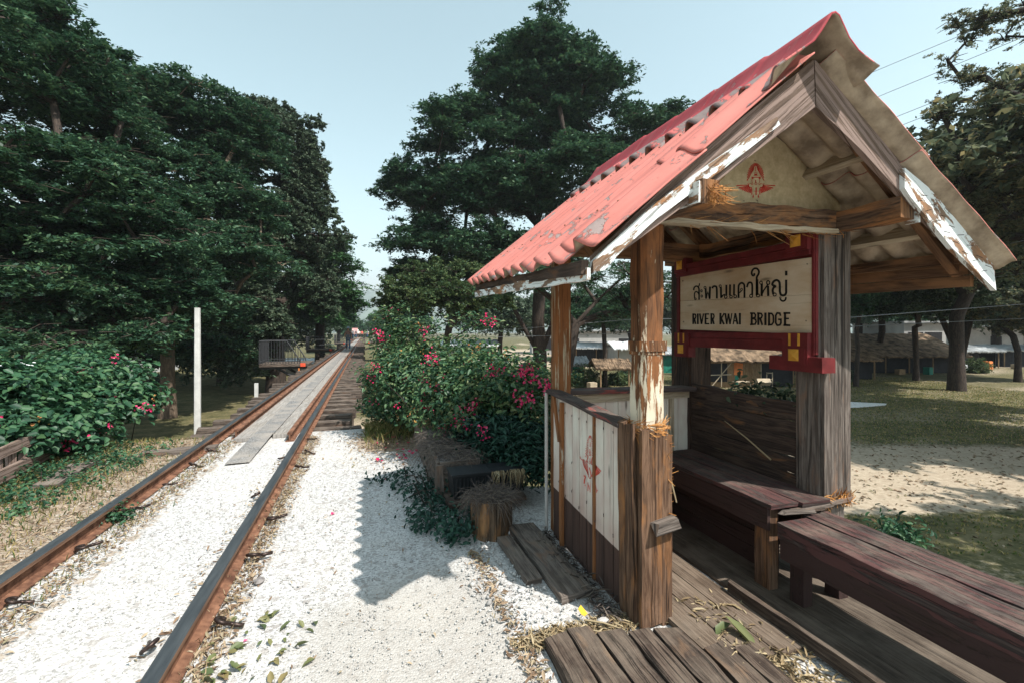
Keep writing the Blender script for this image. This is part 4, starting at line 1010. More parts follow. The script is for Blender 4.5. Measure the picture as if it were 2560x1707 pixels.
# frame
b = MB(); b.box((XS+.0145, Y0, 1.33), (XS+.027, Y1, 1.93)); b.build('back_board', M['sign_red'], SG)
b = MB(); b.box((XS-.022, Y0-.0, 1.872), (XS+.03, Y1+.03, 1.925)); b.box((XS-.032, Y0, 1.927), (XS+.03, Y1+.03, 1.963)); b.build('top_rail', M['sign_red'], SG)
b = MB(); b.box((XS-.022, Y0+.02, 1.385), (XS+.03, Y1+.02, 1.425)); b.box((XS-.026, Y0+.02, 1.316), (XS+.03, Y1+.02, 1.383)); b.build('bottom_rail', M['sign_red'], SG)
b = MB(); b.box((XS-.005, Y0-.016, 1.30), (XS+.034, Y0-.003, 2.0)); b.box((XS+.004, Y0-.021, 1.302), (XS+.024, Y0-.0165, 1.99)); b.build('end_stile', M['sign_red'], SG)
b = MB(); b.box((XS-.012, Y1+.002, 1.30), (XS+.03, Y1+.03, 1.98)); b.build('end_stile', M['sign_red'], SG)
def block(y0, y1, z0, z1, yz=None, bars=True, top=False):
    b = MB(); b.box((XS-.036, y0, z0), (XS+.03, y1, z1)); b.box((XS-.042, y0+.012, z0+.012), (XS-.037, y1-.012, (z1 if top else z0+.115)-.012)); o = b.build('corner_block', M['sign_red'], SG)
    b = MB(); ym = (y0+y1)/2; zm = (z0+z1)/2+.005 if top else z0+.062; r = min(.034, (y1-y0)*.26); x0 = XS-.044
    base = [(x0, ym-r, zm-r), (x0, ym+r, zm-r), (x0, ym+r, zm+r), (x0, ym-r, zm+r)]; k = len(b.v); b.v += base+[(x0-.012, ym, zm)]
    for i in range(4): b.face((k+i, k+4, k+(i+1) % 4), ((0, 0),)*3)
    if bars:
        for dy in (-.03, .03): b.box((XS-.041, ym+dy-.006, z1-.075), (XS-.0365, ym+dy+.006, z1-.004))
    b.build('yellow_stud', M['sign_yellow'], o)
block(Y0-.002, Y0+.165, 1.235, 1.425); block(Y0-.002, Y0+.14, 1.90, 2.01, bars=False, top=True)
block(Y1-.14, Y1+.03, 1.235, 1.425); block(Y1-.11, Y1+.03, 1.90, 2.01, bars=False, top=True)
b = MB(); b.plank((2.452, Y0-.085, 1.245), (2.452, Y0+.26, 1.245), .085, .10, side=(0, 0, 1)); b.build('base_block', M['sign_red'], SG)

# ================================================================== TREES
GROUNDLOW = -2.5
def leaves_at(cent, n_each, spread, L, Wd, rng_, flat_=.5, jit=.5, fold=0):
    """cent (k,3) cluster centres -> leaf polys around them"""
    k = len(cent); C = np.repeat(cent, n_each, 0)+rng_.normal(0, 1, (k*n_each, 3))*np.array(spread)
    n_ = len(C); N = rng_.normal(0, 1, (n_, 3))*jit; N[:, 2] += flat_*2
    D = rng_.normal(0, 1, (n_, 3)); D[:, 2] -= .25
    Ls = L*rng_.uniform(.6, 1.3, n_); return leafpolys(C, N, D, Ls, Ls*Wd, fold)
def make_tree(name, label, base, fork_h, lobes, npads, lpp, L, mats, seed, pad_r=1.1, flat_=.5, trunk_r=.35, cat='tree', Wd=.45, lean=(0, 0), kind_pad='layer', group=None, twigs=7, zmin=-.45, cl=26, barkm=None, limbs=()):
    R = np.random.default_rng(seed); base = Vector(base)
    t = thing(name, label, cat, base, group)
    tot = sum(l[3]*l[4] for l in lobes); pads = []
    for (x, y, z, rx, rz) in lobes:
        k = max(3, int(npads*rx*rz/tot))
        d = R.normal(0, 1, (k*4, 3)); d /= np.linalg.norm(d, axis=1)[:, None]; d = d[d[:, 2] > zmin][:k]
        rr = R.uniform(.22, 1.0, len(d))**.45*np.where(R.random(len(d)) < .14, R.uniform(1.05, 1.28, len(d)), 1)
        pads.append(np.array([x, y, z])+d*rr[:, None]*np.array([rx, rx, rz]))
    pads = np.concatenate(pads)
    # skeleton
    fork = base+Vector((lean[0], lean[1], fork_h))
    nodes = [base, base+Vector((lean[0]*.3, lean[1]*.3, fork_h*.5)), fork]; par = [-1, 0, 1]
    for lb_ in limbs:
        last = 2
        for q in lb_: nodes.append(Vector(q)); par.append(last); last = len(nodes)-1
    order = np.argsort(np.linalg.norm(pads-np.array(fork), axis=1))
    tips = []
    for i in order:
        p = Vector(pads[i]); NA = np.array(nodes)
        dd = np.linalg.norm(NA-np.array(p), axis=1); pen = np.where(NA[:, 2] > p.z+.3, 2.5, 0); dd[:2] += 99
        j = int(np.argmin(dd+pen)); a = nodes[j]; L_ = (p-a).length
        ns = max(1, min(5, int(L_/1.2))); last = j
        for q in range(1, ns+1):
            tt = q/ns; m_ = a.lerp(p, tt); m_.z += -.10*L_*math.sin(math.pi*tt)*0+(.08*L_*math.sin(math.pi*tt)); m_ += Vector(R.normal(0, .07*L_*math.sin(math.pi*tt)+.02, 3)) if q < ns else Vector((0, 0, 0))
            nodes.append(m_); par.append(last); last = len(nodes)-1
        tips.append(last)
    cnt = [0]*len(nodes)
    for k in tips:
        j = k
        while j >= 0: cnt[j] += 1; j = par[j]
    tot_ = max(cnt[0], 1); rad = [max(.018, trunk_r*(c/tot_)**.48) for c in cnt]
    rad[0] = trunk_r*1.35
    ch = {}
    for i, p_ in enumerate(par): ch.setdefault(p_, []).append(i)
    def chain(start, prev):
        pts = [nodes[prev]] if prev is not None else []; rr = [min(rad[prev], rad[start]*1.1)] if prev is not None else []; j = start
        while True:
            pts.append(nodes[j]); rr.append(rad[j]); kids = ch.get(j, [])
            if not kids: break
            kids = sorted(kids, key=lambda k: -cnt[k])
            for k in kids[1:]: todo.append((k, j))
            j = kids[0]
        return pts, rr
    tb = MB(); lb = MB(); todo = [(0, None)]; first = True
    while todo:
        s0, pv = todo.pop(); pts, rr = chain(s0, pv)
        (tb if first else lb).tube(pts, rr, 8 if first else (6 if rr[0] > .08 else 4), caps=False); first = False
    # twigs in pads
    for i in range(0, len(pads)):
        for k in range(twigs):
            a = R.uniform(0, 6.283); r_ = pad_r*R.uniform(.5, 1.0); p = Vector(pads[i]); q = p+Vector((math.cos(a)*r_, math.sin(a)*r_, R.uniform(-.15, .2)*r_))
            lb.tube([p-Vector((0, 0, .15)), p.lerp(q, .5)+Vector((0, 0, .06*r_)), q], [.02, .014, .007], 3, caps=False)
    bm_ = barkm or M['bark']
    tb.build('trunk', bm_, t, smooth=True); lb.build('branches', bm_, t, smooth=True)
    # leaf sprays: feathery shoots with leaves along them
    nc = max(3, int(cl*pad_r*pad_r*.8)); K = len(pads); pv_ = R.uniform(.55, 1.25, (K, 1))
    a = R.uniform(0, 6.283, (K, nc)); r_ = np.sqrt(R.uniform(0, 1, (K, nc)))*pad_r*pv_
    if kind_pad == 'layer':
        dz = -.25*r_*r_/pad_r+R.normal(0, .10, (K, nc))*pad_r
        cen = np.stack([pads[:, None, 0]+r_*np.cos(a), pads[:, None, 1]+r_*np.sin(a), pads[:, None, 2]+dz], 2).reshape(-1, 3)
        ft = .6; vz = .22; sl_ = 2.0
    else:
        v = R.normal(0, 1, (K, nc, 3)); v /= np.linalg.norm(v, axis=2)[:, :, None]
        cen = (pads[:, None, :]+v*(R.uniform(.3, 1, (K, nc, 1))*pad_r*pv_[:, :, None])*np.array([1, 1, .8])).reshape(-1, 3); ft = .3; vz = .7; sl_ = 1.3
    ne = max(4, int(lpp/nc)); k2 = len(cen); sd_ = R.normal(0, 1, (k2, 3)); sd_[:, 2] = sd_[:, 2]*vz-.15; sd_ += (cen-np.repeat(pads, nc, 0))*.9/pad_r
    sd_ /= np.linalg.norm(sd_, axis=1)[:, None]; le_ = L*sl_*R.uniform(.6, 1.5, k2)
    u_ = R.uniform(-1, 1, k2*ne); S_ = np.repeat(sd_, ne, 0); Lr = np.repeat(le_, ne); C = np.repeat(cen, ne, 0)+S_*(u_*Lr)[:, None]+R.normal(0, 1, (k2*ne, 3))*L*.42*np.array([1, 1, .6]); C[:, 2] -= .12*u_*u_*Lr
    N = R.normal(0, 1, C.shape)*.5; N[:, 2] += ft*2; D = S_+R.normal(0, .6, C.shape); Ls = L*R.uniform(.4, 1.4, len(C))
    P_, npr, fp_ = leafpolys(C, N, D, Ls, Ls*Wd)
    np_mesh('crown', P_, npr, mats, t, fpat=fp_)
    return t

def lobe(u, v, d, rx, rz): p = PD(u, v, d); return (p.x, p.y, p.z, rx, rz)
def basept(u, d, z=GROUNDLOW): p = PD(u, 900, d); return (p.x, p.y, z)
LR, LDK, LB, LO = M['leaf_rain'], M['leaf_dark'], M['leaf_bright'], M['leaf_olive']
# left side
make_tree('rain_tree', 'huge spreading dark green rain tree filling the upper left corner of the picture', basept(-60, 15.5), 4.5,
    [lobe(60, 260, 16, 3.9, 2.4), lobe(-120, 100, 15, 4, 3), lobe(230, 300, 17, 2.0, 1.6), lobe(330, 560, 15.5, 2.4, 1.5), lobe(60, 520, 14, 3.6, 2.4), lobe(120, 740, 14, 3.2, 1.6), lobe(380, 740, 15.5, 2.2, 1.4), lobe(-150, 700, 13, 3, 2.4), lobe(110, 110, 17, 1.5, 1.3), lobe(220, 450, 15, 2.4, 1.6), lobe(240, 650, 15, 2.8, 1.5), lobe(40, 850, 12, 2.2, .7), lobe(250, 835, 14, 2.2, .7)],
    350, 1050, .15, LR, 11, 1.05, trunk_r=.5)
make_tree('rain_tree', 'broad flat-topped rain tree whose pale leaning trunk stands behind the white pole', basept(419, 21), 3.4,
    [lobe(440, 290, 23, 3.4, 2.0), lobe(330, 260, 23, 2.2, 1.6), lobe(570, 370, 24, 2.2, 2.2), lobe(400, 480, 22, 4.0, 2.2), lobe(540, 640, 21, 2.8, 1.9), lobe(300, 650, 21, 3.0, 1.8), lobe(430, 800, 20.5, 2.6, 1.0), lobe(560, 520, 23, 2.4, 1.8), lobe(340, 860, 21, 1.6, .6), lobe(520, 870, 24, 1.8, .8)],
    310, 1000, .19, LR, 12, 1.2, trunk_r=.30, barkm=M['bark_light'])
make_tree('broadleaf_tree', 'tall dense grey-green tree right of the spreading trees on the left side', basept(690, 30), 5,
    [lobe(680, 390, 31, 3.0, 3.4), lobe(760, 520, 31, 1.9, 3.2), lobe(700, 620, 30, 3.4, 3.4), lobe(630, 320, 31, 1.2, 1.6), lobe(700, 290, 31, 1.0, 1.2), lobe(625, 810, 28, 2.2, 2.2), lobe(770, 740, 30, 1.6, 2.2), lobe(575, 880, 26, 1.2, 1.3), lobe(790, 440, 31, .8, 1.6)],
    260, 1250, .20, LDK, 13, 1.0, trunk_r=.5, kind_pad='ball', Wd=.5, cl=18)
make_tree('rain_tree', 'fresh green layered tree beside the bridge where the left tree line ends', basept(800, 42), 5,
    [lobe(800, 660, 43, 3.0, 2.6), lobe(865, 725, 43, 1.6, 1.1), lobe(760, 760, 42, 3.2, 2.8), lobe(810, 790, 43, 2.4, 1.8), lobe(820, 615, 43, 1.4, 1.0), lobe(850, 770, 43, 1.4, 1.4)],
    130, 900, .28, LB, 14, 1.4, trunk_r=.4, Wd=.5, cl=16)
make_tree('broadleaf_tree', 'low shady tree behind the white pole in the darkness under the big crowns', basept(560, 34), 3,
    [lobe(540, 760, 35, 5, 3.6), lobe(440, 850, 36, 5, 2.2), lobe(330, 880, 38, 4, 2), lobe(500, 900, 30, 3, 1.2), lobe(640, 905, 30, 1.8, 1.1), lobe(470, 840, 31, 3, 1.6)], 120, 900, .3, LDK, 15, 1.7, trunk_r=.4, kind_pad='ball', cl=12)
# right of the track
make_tree('rain_tree', 'tallest rain tree with domed upper crown standing behind the shelter and the flowering bush', basept(1350, 34), 2.2,
    [lobe(1350, 140, 34, 4.0, 2.8), lobe(1440, 240, 34, 3.8, 2.8), lobe(1280, 230, 34, 2.8, 2.8), lobe(1340, 300, 34, 4.2, 2.4), lobe(1180, 350, 33, 3.8, 2.6), lobe(1060, 470, 33, 2.8, 2.0), lobe(1130, 500, 33, 3.6, 2.2), lobe(1400, 450, 34, 5.4, 3.4), lobe(1600, 360, 36, 4.2, 2.6), lobe(1050, 600, 32, 2.4, 1.6), lobe(1180, 620, 32, 4.0, 2.0), lobe(1080, 680, 32, 2.6, 1.2), lobe(1330, 640, 33, 4.5, 1.6), lobe(1250, 480, 33, 4.0, 3.0)],
    520, 900, .26, LR, 16, 1.35, trunk_r=.55, cl=15, limbs=[[PD(1310, 820, 34), PD(1270, 740, 34), PD(1240, 640, 34)], [PD(1345, 800, 34), PD(1350, 700, 34), PD(1345, 560, 34), PD(1345, 400, 34)], [PD(1385, 800, 34), PD(1430, 700, 34), PD(1490, 560, 34)]])
make_tree('broadleaf_tree', 'low olive green tree in front of the tallest tree, right of the track gap', basept(1110, 25), 2.4,
    [lobe(1100, 750, 25, 2.2, 1.0), lobe(1015, 745, 25, 1.0, 1.1), lobe(1190, 740, 25, 1.7, .9), lobe(1050, 700, 26, 1.2, .7), lobe(1150, 690, 26, 1.4, .6)], 100, 900, .17, M['leaf_mid'], 17, 1.0, trunk_r=.2, kind_pad='ball', cl=16)
make_tree('rain_tree', 'rain tree with leaning dark branches seen between the two track side posts', (basept(1400, 21)[0], basept(1400, 21)[1], -2.5), 2.2,
    [lobe(1520, 700, 21, 2.6, .9), lobe(1400, 700, 21, 1.6, .9), lobe(1640, 730, 22, 1.8, .9), lobe(1280, 730, 22, 1.5, .8), lobe(1560, 800, 22, 1.4, .5)], 60, 420, .15, LR, 18, .9, trunk_r=.22, lean=(.5, .2), twigs=12, limbs=[[PD(1440, 810, 21), PD(1490, 755, 21), PD(1560, 690, 21)]])
make_tree('broadleaf_tree', 'slender tree with small trunk seen past the peeling near post', basept(1512, 33), 2.6,
    [lobe(1500, 760, 33, 3, 1.2), lobe(1560, 790, 34, 2.2, 1.0), lobe(1440, 800, 33, 2.0, .8)], 50, 600, .2, LR, 19, 1.1, trunk_r=.17)
make_tree('broadleaf_tree', 'large tree reaching into the upper right corner with gappy leaves and sky behind', basept(2760, 12, -2.5), 5,
    [lobe(2520, 90, 14, 1.2, 1.1), lobe(2440, 250, 14, .9, .9), lobe(2540, 260, 14, 1.1, 1.1), lobe(2560, 450, 13, 1.8, 1.4), lobe(2470, 560, 14, 1.3, 1.2), lobe(2600, 660, 13, 1.8, 1.2), lobe(2400, 180, 14, .5, .5), lobe(2370, 300, 14, .4, .4), lobe(2390, 400, 14, .6, .5), lobe(2440, 50, 14, .5, .5)],
    125, 480, .085, LO, 20, .55, trunk_r=.3, kind_pad='ball', cl=50, Wd=.42, twigs=6)
make_tree('broadleaf_tree', 'dark tree with a forked Y-shaped trunk standing on the lawn at far right', basept(2398, 40), 1.3,
    [lobe(2380, 620, 40, 6.5, 3.0), lobe(2250, 680, 40, 4, 1.8), lobe(2520, 620, 40, 6, 3.5), lobe(2450, 750, 39, 4.5, 1.2)], 170, 900, .30, LDK, 21, 1.7, trunk_r=.36, kind_pad='ball', cl=12, limbs=[[PD(2378, 850, 40), PD(2352, 790, 40), PD(2335, 730, 40)], [PD(2412, 850, 40), PD(2425, 790, 40), PD(2450, 720, 40)]])
make_tree('broadleaf_tree', 'leafy tree with several thin trunks just right of the sign post', basept(2200, 46), 3,
    [lobe(2180, 730, 46, 3.6, 2.6), lobe(2240, 760, 46, 3.0, 1.8), lobe(2130, 740, 47, 3.0, 2.8), lobe(2090, 700, 48, 3, 2.6)], 100, 800, .3, LR, 22, 1.4, trunk_r=.28, kind_pad='ball', cl=12)
make_tree('broadleaf_tree', 'twin-trunk tree near the right edge beyond the long shed', basept(2490, 55), 4,
    [lobe(2500, 700, 55, 7, 4), lobe(2580, 780, 54, 5, 3), lobe(2440, 560, 56, 6, 4)], 110, 800, .42, LDK, 23, 2.2, trunk_r=.4, kind_pad='ball', cl=8)
make_tree('broadleaf_tree', 'low spreading tree whose dark leaves hang before the long shed roof', basept(2290, 37), 2.2,
    [lobe(2300, 745, 37, 3.4, 1.3), lobe(2200, 760, 37, 2.6, 1.1), lobe(2390, 760, 38, 2.6, 1.2)], 90, 900, .24, M['leaf_dark'], 27, 1.2, trunk_r=.2, kind_pad='ball', cl=14)
make_tree('broadleaf_tree', 'shady tree at the far right edge with drooping leaves over the tin roofs', basept(2545, 36), 2.4,
    [lobe(2560, 750, 36, 3.2, 1.6), lobe(2480, 770, 37, 2.2, 1.2), lobe(2620, 800, 36, 2.6, 1.4)], 90, 900, .24, LO, 28, 1.2, trunk_r=.22, kind_pad='ball', cl=14)
make_tree('broadleaf_tree', 'slim leaning tree just right of the grey post, before the dark shed', basept(2140, 33), 2.6,
    [lobe(2150, 730, 33, 1.8, 1.4), lobe(2110, 760, 34, 1.4, 1.0)], 50, 800, .2, LR, 29, 1.0, trunk_r=.14, kind_pad='ball', cl=16, lean=(.5, .2))
# trees off to the right whose shade falls on the lawn and bank
make_tree('broadleaf_tree', 'tall tree outside the right edge of the picture, shading the grass bank', (11.4, -3.4, -2.5), 4.5,
    [(9.6, -3.4, 6.2, 2.4, 1.5), (12.0, -2.2, 6.6, 2.8, 1.6), (14.5, -1.2, 6.5, 2.8, 1.6), (8.0, -3.4, 5.4, 1.6, 1.0), (7.0, -2.6, 4.2, 1.0, .7), (17, -1, 6.5, 2.6, 1.5)], 110, 700, .2, LO, 24, 1.2, trunk_r=.3, kind_pad='ball', cl=16)
make_tree('broadleaf_tree', 'wide tree outside the right edge of the picture, shading the far lawn', (24, 7.5, -2.5), 5,
    [(26, 5, 7, 4, 2), (22, 4.5, 6.6, 3, 1.8), (33, 9.5, 7, 4, 2), (23.5, 9, 7, 4.5, 2), (19.5, 7.5, 6.6, 3, 1.8), (28, 12, 7.2, 4.5, 2.2), (31, 15, 7, 4, 2.4), (27, 8, 7.5, 4, 2)], 260, 700, .3, LO, 25, 1.6, trunk_r=.35, kind_pad='ball', cl=10)
make_tree('broadleaf_tree', 'broad tree just past the right edge of the picture, farther up the lawn', (38, 20, -2.5), 5,
    [(36, 21, 6.5, 5, 2.4), (41, 22, 7, 5, 2.6), (33, 26, 6.5, 4, 2.2), (39, 29, 7, 5, 2.5)], 130, 700, .4, LDK, 26, 2.0, trunk_r=.4, kind_pad='ball', cl=8)
# background tree belt (right and through the shelter)
bgs = [(1250, 62, 6, 'dark'), (1430, 66, 7, 'rain'), (1580, 60, 6, 'dark'), (1760, 64, 7, 'dark'), (1900, 58, 6, 'rain'), (2020, 66, 8, 'dark'), (2150, 72, 8, 'rain'), (2330, 74, 8, 'dark'), (2450, 80, 9, 'rain'), (2620, 70, 8, 'dark')]
words = ['leftmost', 'second', 'third', 'fourth', 'fifth', 'sixth', 'seventh', 'eighth', 'ninth', 'rightmost']
for i, (u, d, h_, kd) in enumerate(bgs):
    make_tree('background_tree', words[i]+' tree from the left in the hazy belt behind the market huts', basept(u, d), h_*.45,
        [lobe(u-40, V0-10-(h_-3)*F/d*.5, d, 4.2, h_*.34), lobe(u+45, V0-(h_-2)*F/d*.5, d+1, 4.0, h_*.36)], 60, 500, .5, LDK if kd == 'dark' else LR, 40+i, 2.0, trunk_r=.35, kind_pad='ball', cl=8, twigs=3, group='background tree belt')
# left background and bridge end trees
for i, (u, v, d, r_, lab, mt) in enumerate([(945, 803, 150, 3.4, 'rounded hazy tree rising behind the crowd at the bridge end', LB), (880, 822, 115, 2.6, 'low tree left of the crowd at the bridge end', LR), (985, 818, 120, 2.8, 'low tree right of the crowd at the bridge end', LR), (846, 800, 85, 2.8, 'green tree by the far left platforms', LB), (1030, 800, 75, 3.0, 'dark tree right of the far track, above the bush tips', LR), (925, 826, 190, 4, 'farthest small trees closing the end of the track', LR),
        (60, 800, 48, 7, 'dark tree far behind the left bush', LR), (250, 820, 52, 7, 'dark tree far behind the broad leaved bush', LDK), (680, 790, 60, 7, 'dark tree behind the first platform', LDK), (430, 800, 60, 8, 'distant dark tree behind the white pole', LR), (-120, 800, 50, 8, 'dark tree at the far left edge', LDK)]):
    make_tree('distant_tree', lab, basept(u, d), 3, [lobe(u, v, d, r_, r_*(.55 if r_ > 4 else 1.0)), lobe(u+r_*F/d*.4, v+r_*.2*F/d, d+2, r_*.7, r_*.4), lobe(u-r_*F/d*.5, v+r_*.25*F/d, d-2, r_*.6, r_*.35)], 60, 450, .55 if r_ > 4 else .4, mt, 60+i, 2.3 if r_ > 4 else 1.2, trunk_r=.3, kind_pad='ball', cl=7, twigs=2, zmin=-.8)

# ================================================================== BUSHES
def bush(name, label, lobes, nleaf, L, Wd, mat, seed, parent_base, flowers=None, nfl=0, stems=60, fold=.25, dry=0, cat='bush', jit=.9, shoots=None, flsize=.032, frustum=True):
    R = np.random.default_rng(seed); t = thing(name, label, cat, parent_base)
    tot = sum(l[3]**2*l[4] for l in lobes); cen = []; nrm = []
    for (x, y, z, rx, rz) in lobes:
        k = int(nleaf/14*rx*rx*rz/tot)+5; d = R.normal(0, 1, (k, 3)); d /= np.linalg.norm(d, axis=1)[:, None]
        bumps = 1+.22*np.sin(d[:, 0]*5+x*9)*np.sin(d[:, 1]*6+y*5)+.15*np.sin(d[:, 2]*9+z*7)
        rr = (R.uniform(.45, 1.0, k)**.4)*bumps
        cen.append(np.array([x, y, z])+d*rr[:, None]*np.array([rx, rx, rz])); nrm.append(d)
    cen = np.concatenate(cen); nrm = np.concatenate(nrm)
    if shoots:
        ex = []; en = []
        for (a, b_, c3) in shoots:
            a, b_, c3 = Vector(a), Vector(b_), Vector(c3)
            for q in np.linspace(.1, 1, 12):
                p = a*(1-q)**2+b_*2*q*(1-q)+c3*q*q; ex.append(tuple(p)); en.append((0, -.3, 1))
        cen = np.concatenate([cen, np.array(ex)]); nrm = np.concatenate([nrm, np.array(en)])
    ne = 14; C = np.repeat(cen, ne, 0); NN = np.repeat(nrm, ne, 0)
    C = C+R.normal(0, 1, C.shape)*np.array([.06, .06, .05])*(L/.055)**.5
    N = NN*.5+R.normal(0, 1, C.shape)*jit*.5; N[:, 2] += .75; D = R.normal(0, 1, C.shape)+NN*.5; D[:, 2] -= .35
    Ls = L*R.uniform(.55, 1.25, len(C)); P_, npr, fp_ = leafpolys(C, N, D, Ls, Ls*Wd, fold); np_mesh('foliage', P_, npr, mat, t, fpat=fp_)
    sb = MB()
    for k in range(stems):
        i = R.integers(len(cen)); p = Vector(cen[i]); l0 = lobes[R.integers(len(lobes))]; r0 = Vector((l0[0], l0[1], min(l0[2], 0)-.1))
        r0 = Vector((lerp(p.x, l0[0], .6), lerp(p.y, l0[1], .6), min(gz(p.x, p.y), p.z)-.05)); m_ = r0.lerp(p, .6)+Vector((0, 0, .12))
        sb.tube([r0, m_, p], [.009, .006, .003], 3, caps=False)
    if shoots:
        for (a, b_, c3) in shoots:
            a, b_, c3 = Vector(a), Vector(b_), Vector(c3); sb.tube([a*(1-q)**2+b_*2*q*(1-q)+c3*q*q for q in np.linspace(0, 1, 8)], [.008]*4+[.005]*4, 4, caps=False)
    sb.build('stems', M['bark'], t)
    def fl(nm, pts, mat_, sz, per=10):
        pts = np.array(pts); k = len(pts); C = np.repeat(pts, per, 0)+R.normal(0, 1, (k*per, 3))*sz*1.5
        N = R.normal(0, 1, (k*per, 3)); N[:, 1] -= .6; N[:, 2] += .5; D = R.normal(0, 1, (k*per, 3)); Ls = sz*R.uniform(.8, 1.4, k*per)
        P_, npr, fp_ = leafpolys(C, N, D, Ls, Ls*.8, .3)
        if k < 20:
            for q in range(k): np_mesh('flower' if nm == 'flowers' else 'faded_flower', P_[q*per:(q+1)*per], npr, mat_, t, fpat=fp_)
        else: np_mesh(nm, P_, npr, mat_, t, fpat=fp_)
    if flowers is not None and len(flowers):
        pts = [tuple(p) for p in flowers]
        vis = cen[(nrm[:, 1] < .3)]
        for k in range(nfl): pts.append(tuple(vis[R.integers(len(vis))]*1.0+R.normal(0, .03, 3)))
        fl('flowers', pts, M['bract'], flsize)
    if dry:
        vis = cen[(nrm[:, 1] < .3)]; fl('faded_flowers', [tuple(vis[R.integers(len(vis))]) for _ in range(dry)], M['dry_bract'], flsize, 8)
    return t
BL = [(1005, 880, 7.2, .38, .40), (1040, 960, 6.4, .62, .5), (1110, 920, 6.6, .5, .36), (1180, 935, 5.9, .5, .36), (1150, 1000, 5.4, .58, .45), (1240, 970, 5.0, .48, .36), (1310, 970, 4.7, .36, .28), (1215, 1050, 4.8, .42, .32), (1330, 1040, 4.45, .30, .30), (1000, 1010, 7.4, .55, .5), (965, 835, 7.4, .22, .30), (1040, 880, 7.2, .3, .25)]
def pk(u, v, d): return PD(u, v, d)
shoots = [(pk(980, 860, 7.3), pk(975, 760, 7.3), pk(1010, 772, 7.2)), (pk(975, 860, 7.3), pk(960, 775, 7.2), pk(965, 780, 7.1)), (pk(1130, 850, 6.6), pk(1190, 800, 6.5), pk(1240, 805, 6.4)), (pk(1290, 940, 4.8), pk(1330, 890, 4.7), pk(1352, 950, 4.5)), (pk(1010, 850, 7), pk(1060, 770, 7), pk(1100, 850, 6.9)),
          (pk(1040, 850, 6.8), pk(1130, 780, 6.8), pk(1215, 790, 6.8)), (pk(975, 850, 7), pk(985, 800, 7), pk(1030, 812, 7))]
flp = [(945, 835, 7), (955, 845, 7), (1062, 828, 6.9), (1215, 800, 6.7), (1232, 805, 6.7), (1070, 895, 6.4), (1090, 905, 6.3), (1082, 890, 6.3), (965, 935, 7), (972, 923, 7), (1017, 948, 6.6), (1055, 975, 6.2), (1060, 985, 6.2), (1130, 965, 5.7), (1132, 992, 5.5), (1250, 933, 5.1), (1230, 928, 5.2), (1310, 930, 4.8), (1322, 925, 4.8), (1300, 938, 4.8), (1342, 950, 4.6), (1298, 995, 4.6), (1322, 1000, 4.5), (1368, 968, 4.5), (1376, 968, 4.5), (1180, 1016, 5.0), (1150, 1035, 5.0), (1122, 1066, 5.2), (1155, 1055, 5), (1075, 1017, 5.9), (1054, 1020, 6), (1170, 1066, 4.9), (1210, 1085, 4.6), (1045, 1018, 6)]
G_ = (.7, 5.6, 0)
bush('bougainvillea_bush', 'big bougainvillea bush with magenta flowers spilling over the planters between track and shelter',
     [tuple(PD(u, v, d))+(rx, rz) for (u, v, d, rx, rz) in BL], 29000, .070, .45, M['leaf_bush'], 5, G_, [PD(u, v, d-.5) for u, v, d in flp for _ in (0, 1)], 70, 90, dry=50, shoots=shoots, flsize=.024)
SL = [(1290, 1110, 4.3, .30, .22), (1240, 1100, 4.5, .32, .24), (1340, 1130, 4.0, .20, .22), (1170, 1120, 4.6, .25, .16)]
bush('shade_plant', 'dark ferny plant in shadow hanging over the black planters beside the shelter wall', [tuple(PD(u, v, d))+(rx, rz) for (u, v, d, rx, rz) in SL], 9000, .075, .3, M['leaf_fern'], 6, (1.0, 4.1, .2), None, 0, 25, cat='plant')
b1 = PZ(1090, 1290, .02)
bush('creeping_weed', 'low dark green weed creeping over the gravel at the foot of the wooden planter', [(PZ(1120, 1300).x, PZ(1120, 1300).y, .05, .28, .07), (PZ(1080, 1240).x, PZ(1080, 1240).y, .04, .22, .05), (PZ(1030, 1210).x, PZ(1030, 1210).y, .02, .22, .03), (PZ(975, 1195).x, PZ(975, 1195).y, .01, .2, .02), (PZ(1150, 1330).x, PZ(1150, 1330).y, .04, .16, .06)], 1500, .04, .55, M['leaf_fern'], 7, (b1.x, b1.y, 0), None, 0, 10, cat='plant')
# left broad leaved bush
VL = [(60, 985, 5.6, .55, .28), (170, 955, 6.4, .5, .24), (290, 935, 7.0, .4, .18), (200, 900, 8, .5, .12), (110, 1060, 5.2, .5, .28), (240, 1010, 6.2, .5, .26), (330, 1000, 6.6, .4, .18), (20, 1080, 4.8, .4, .26), (-60, 1000, 5, .6, .4), (180, 1090, 5.4, .35, .15)]
bush('vine_bush', 'broad leaved climbing bush with a few red flowers over the low plank trough at left', [tuple(PD(u, v, d))+(rx, rz) for (u, v, d, rx, rz) in VL], 13000, .10, .66, M['leaf_vine'], 8, (-3.6, 5.4, 0),
     [PD(u, v, d) for u, v, d in [(355, 1017, 6), (370, 1022, 6), (128, 1092, 4.9), (198, 1090, 5.1), (262, 1068, 5.5), (165, 1112, 5.0), (185, 1103, 5.1), (195, 1060, 5.4), (290, 900, 6.6), (90, 1080, 4.9)]], 4, 40, dry=12, jit=.6, flsize=.03)
bush('ground_creeper', 'low green creeper spreading at the foot of the plank trough at left', [(PZ(90, 1230).x, PZ(90, 1230).y, .02, .45, .05), (PZ(200, 1180).x, PZ(200, 1180).y, .02, .5, .05), (PZ(30, 1270).x, PZ(30, 1270).y, .02, .3, .04), (PZ(300, 1140).x, PZ(300, 1140).y, .02, .5, .05), (PZ(95, 1190).x, PZ(95, 1190).y, .05, .15, .08)], 3000, .04, .6, M['leaf_vine'], 9, (-3.1, 4.8, 0), None, 0, 5, cat='plant')
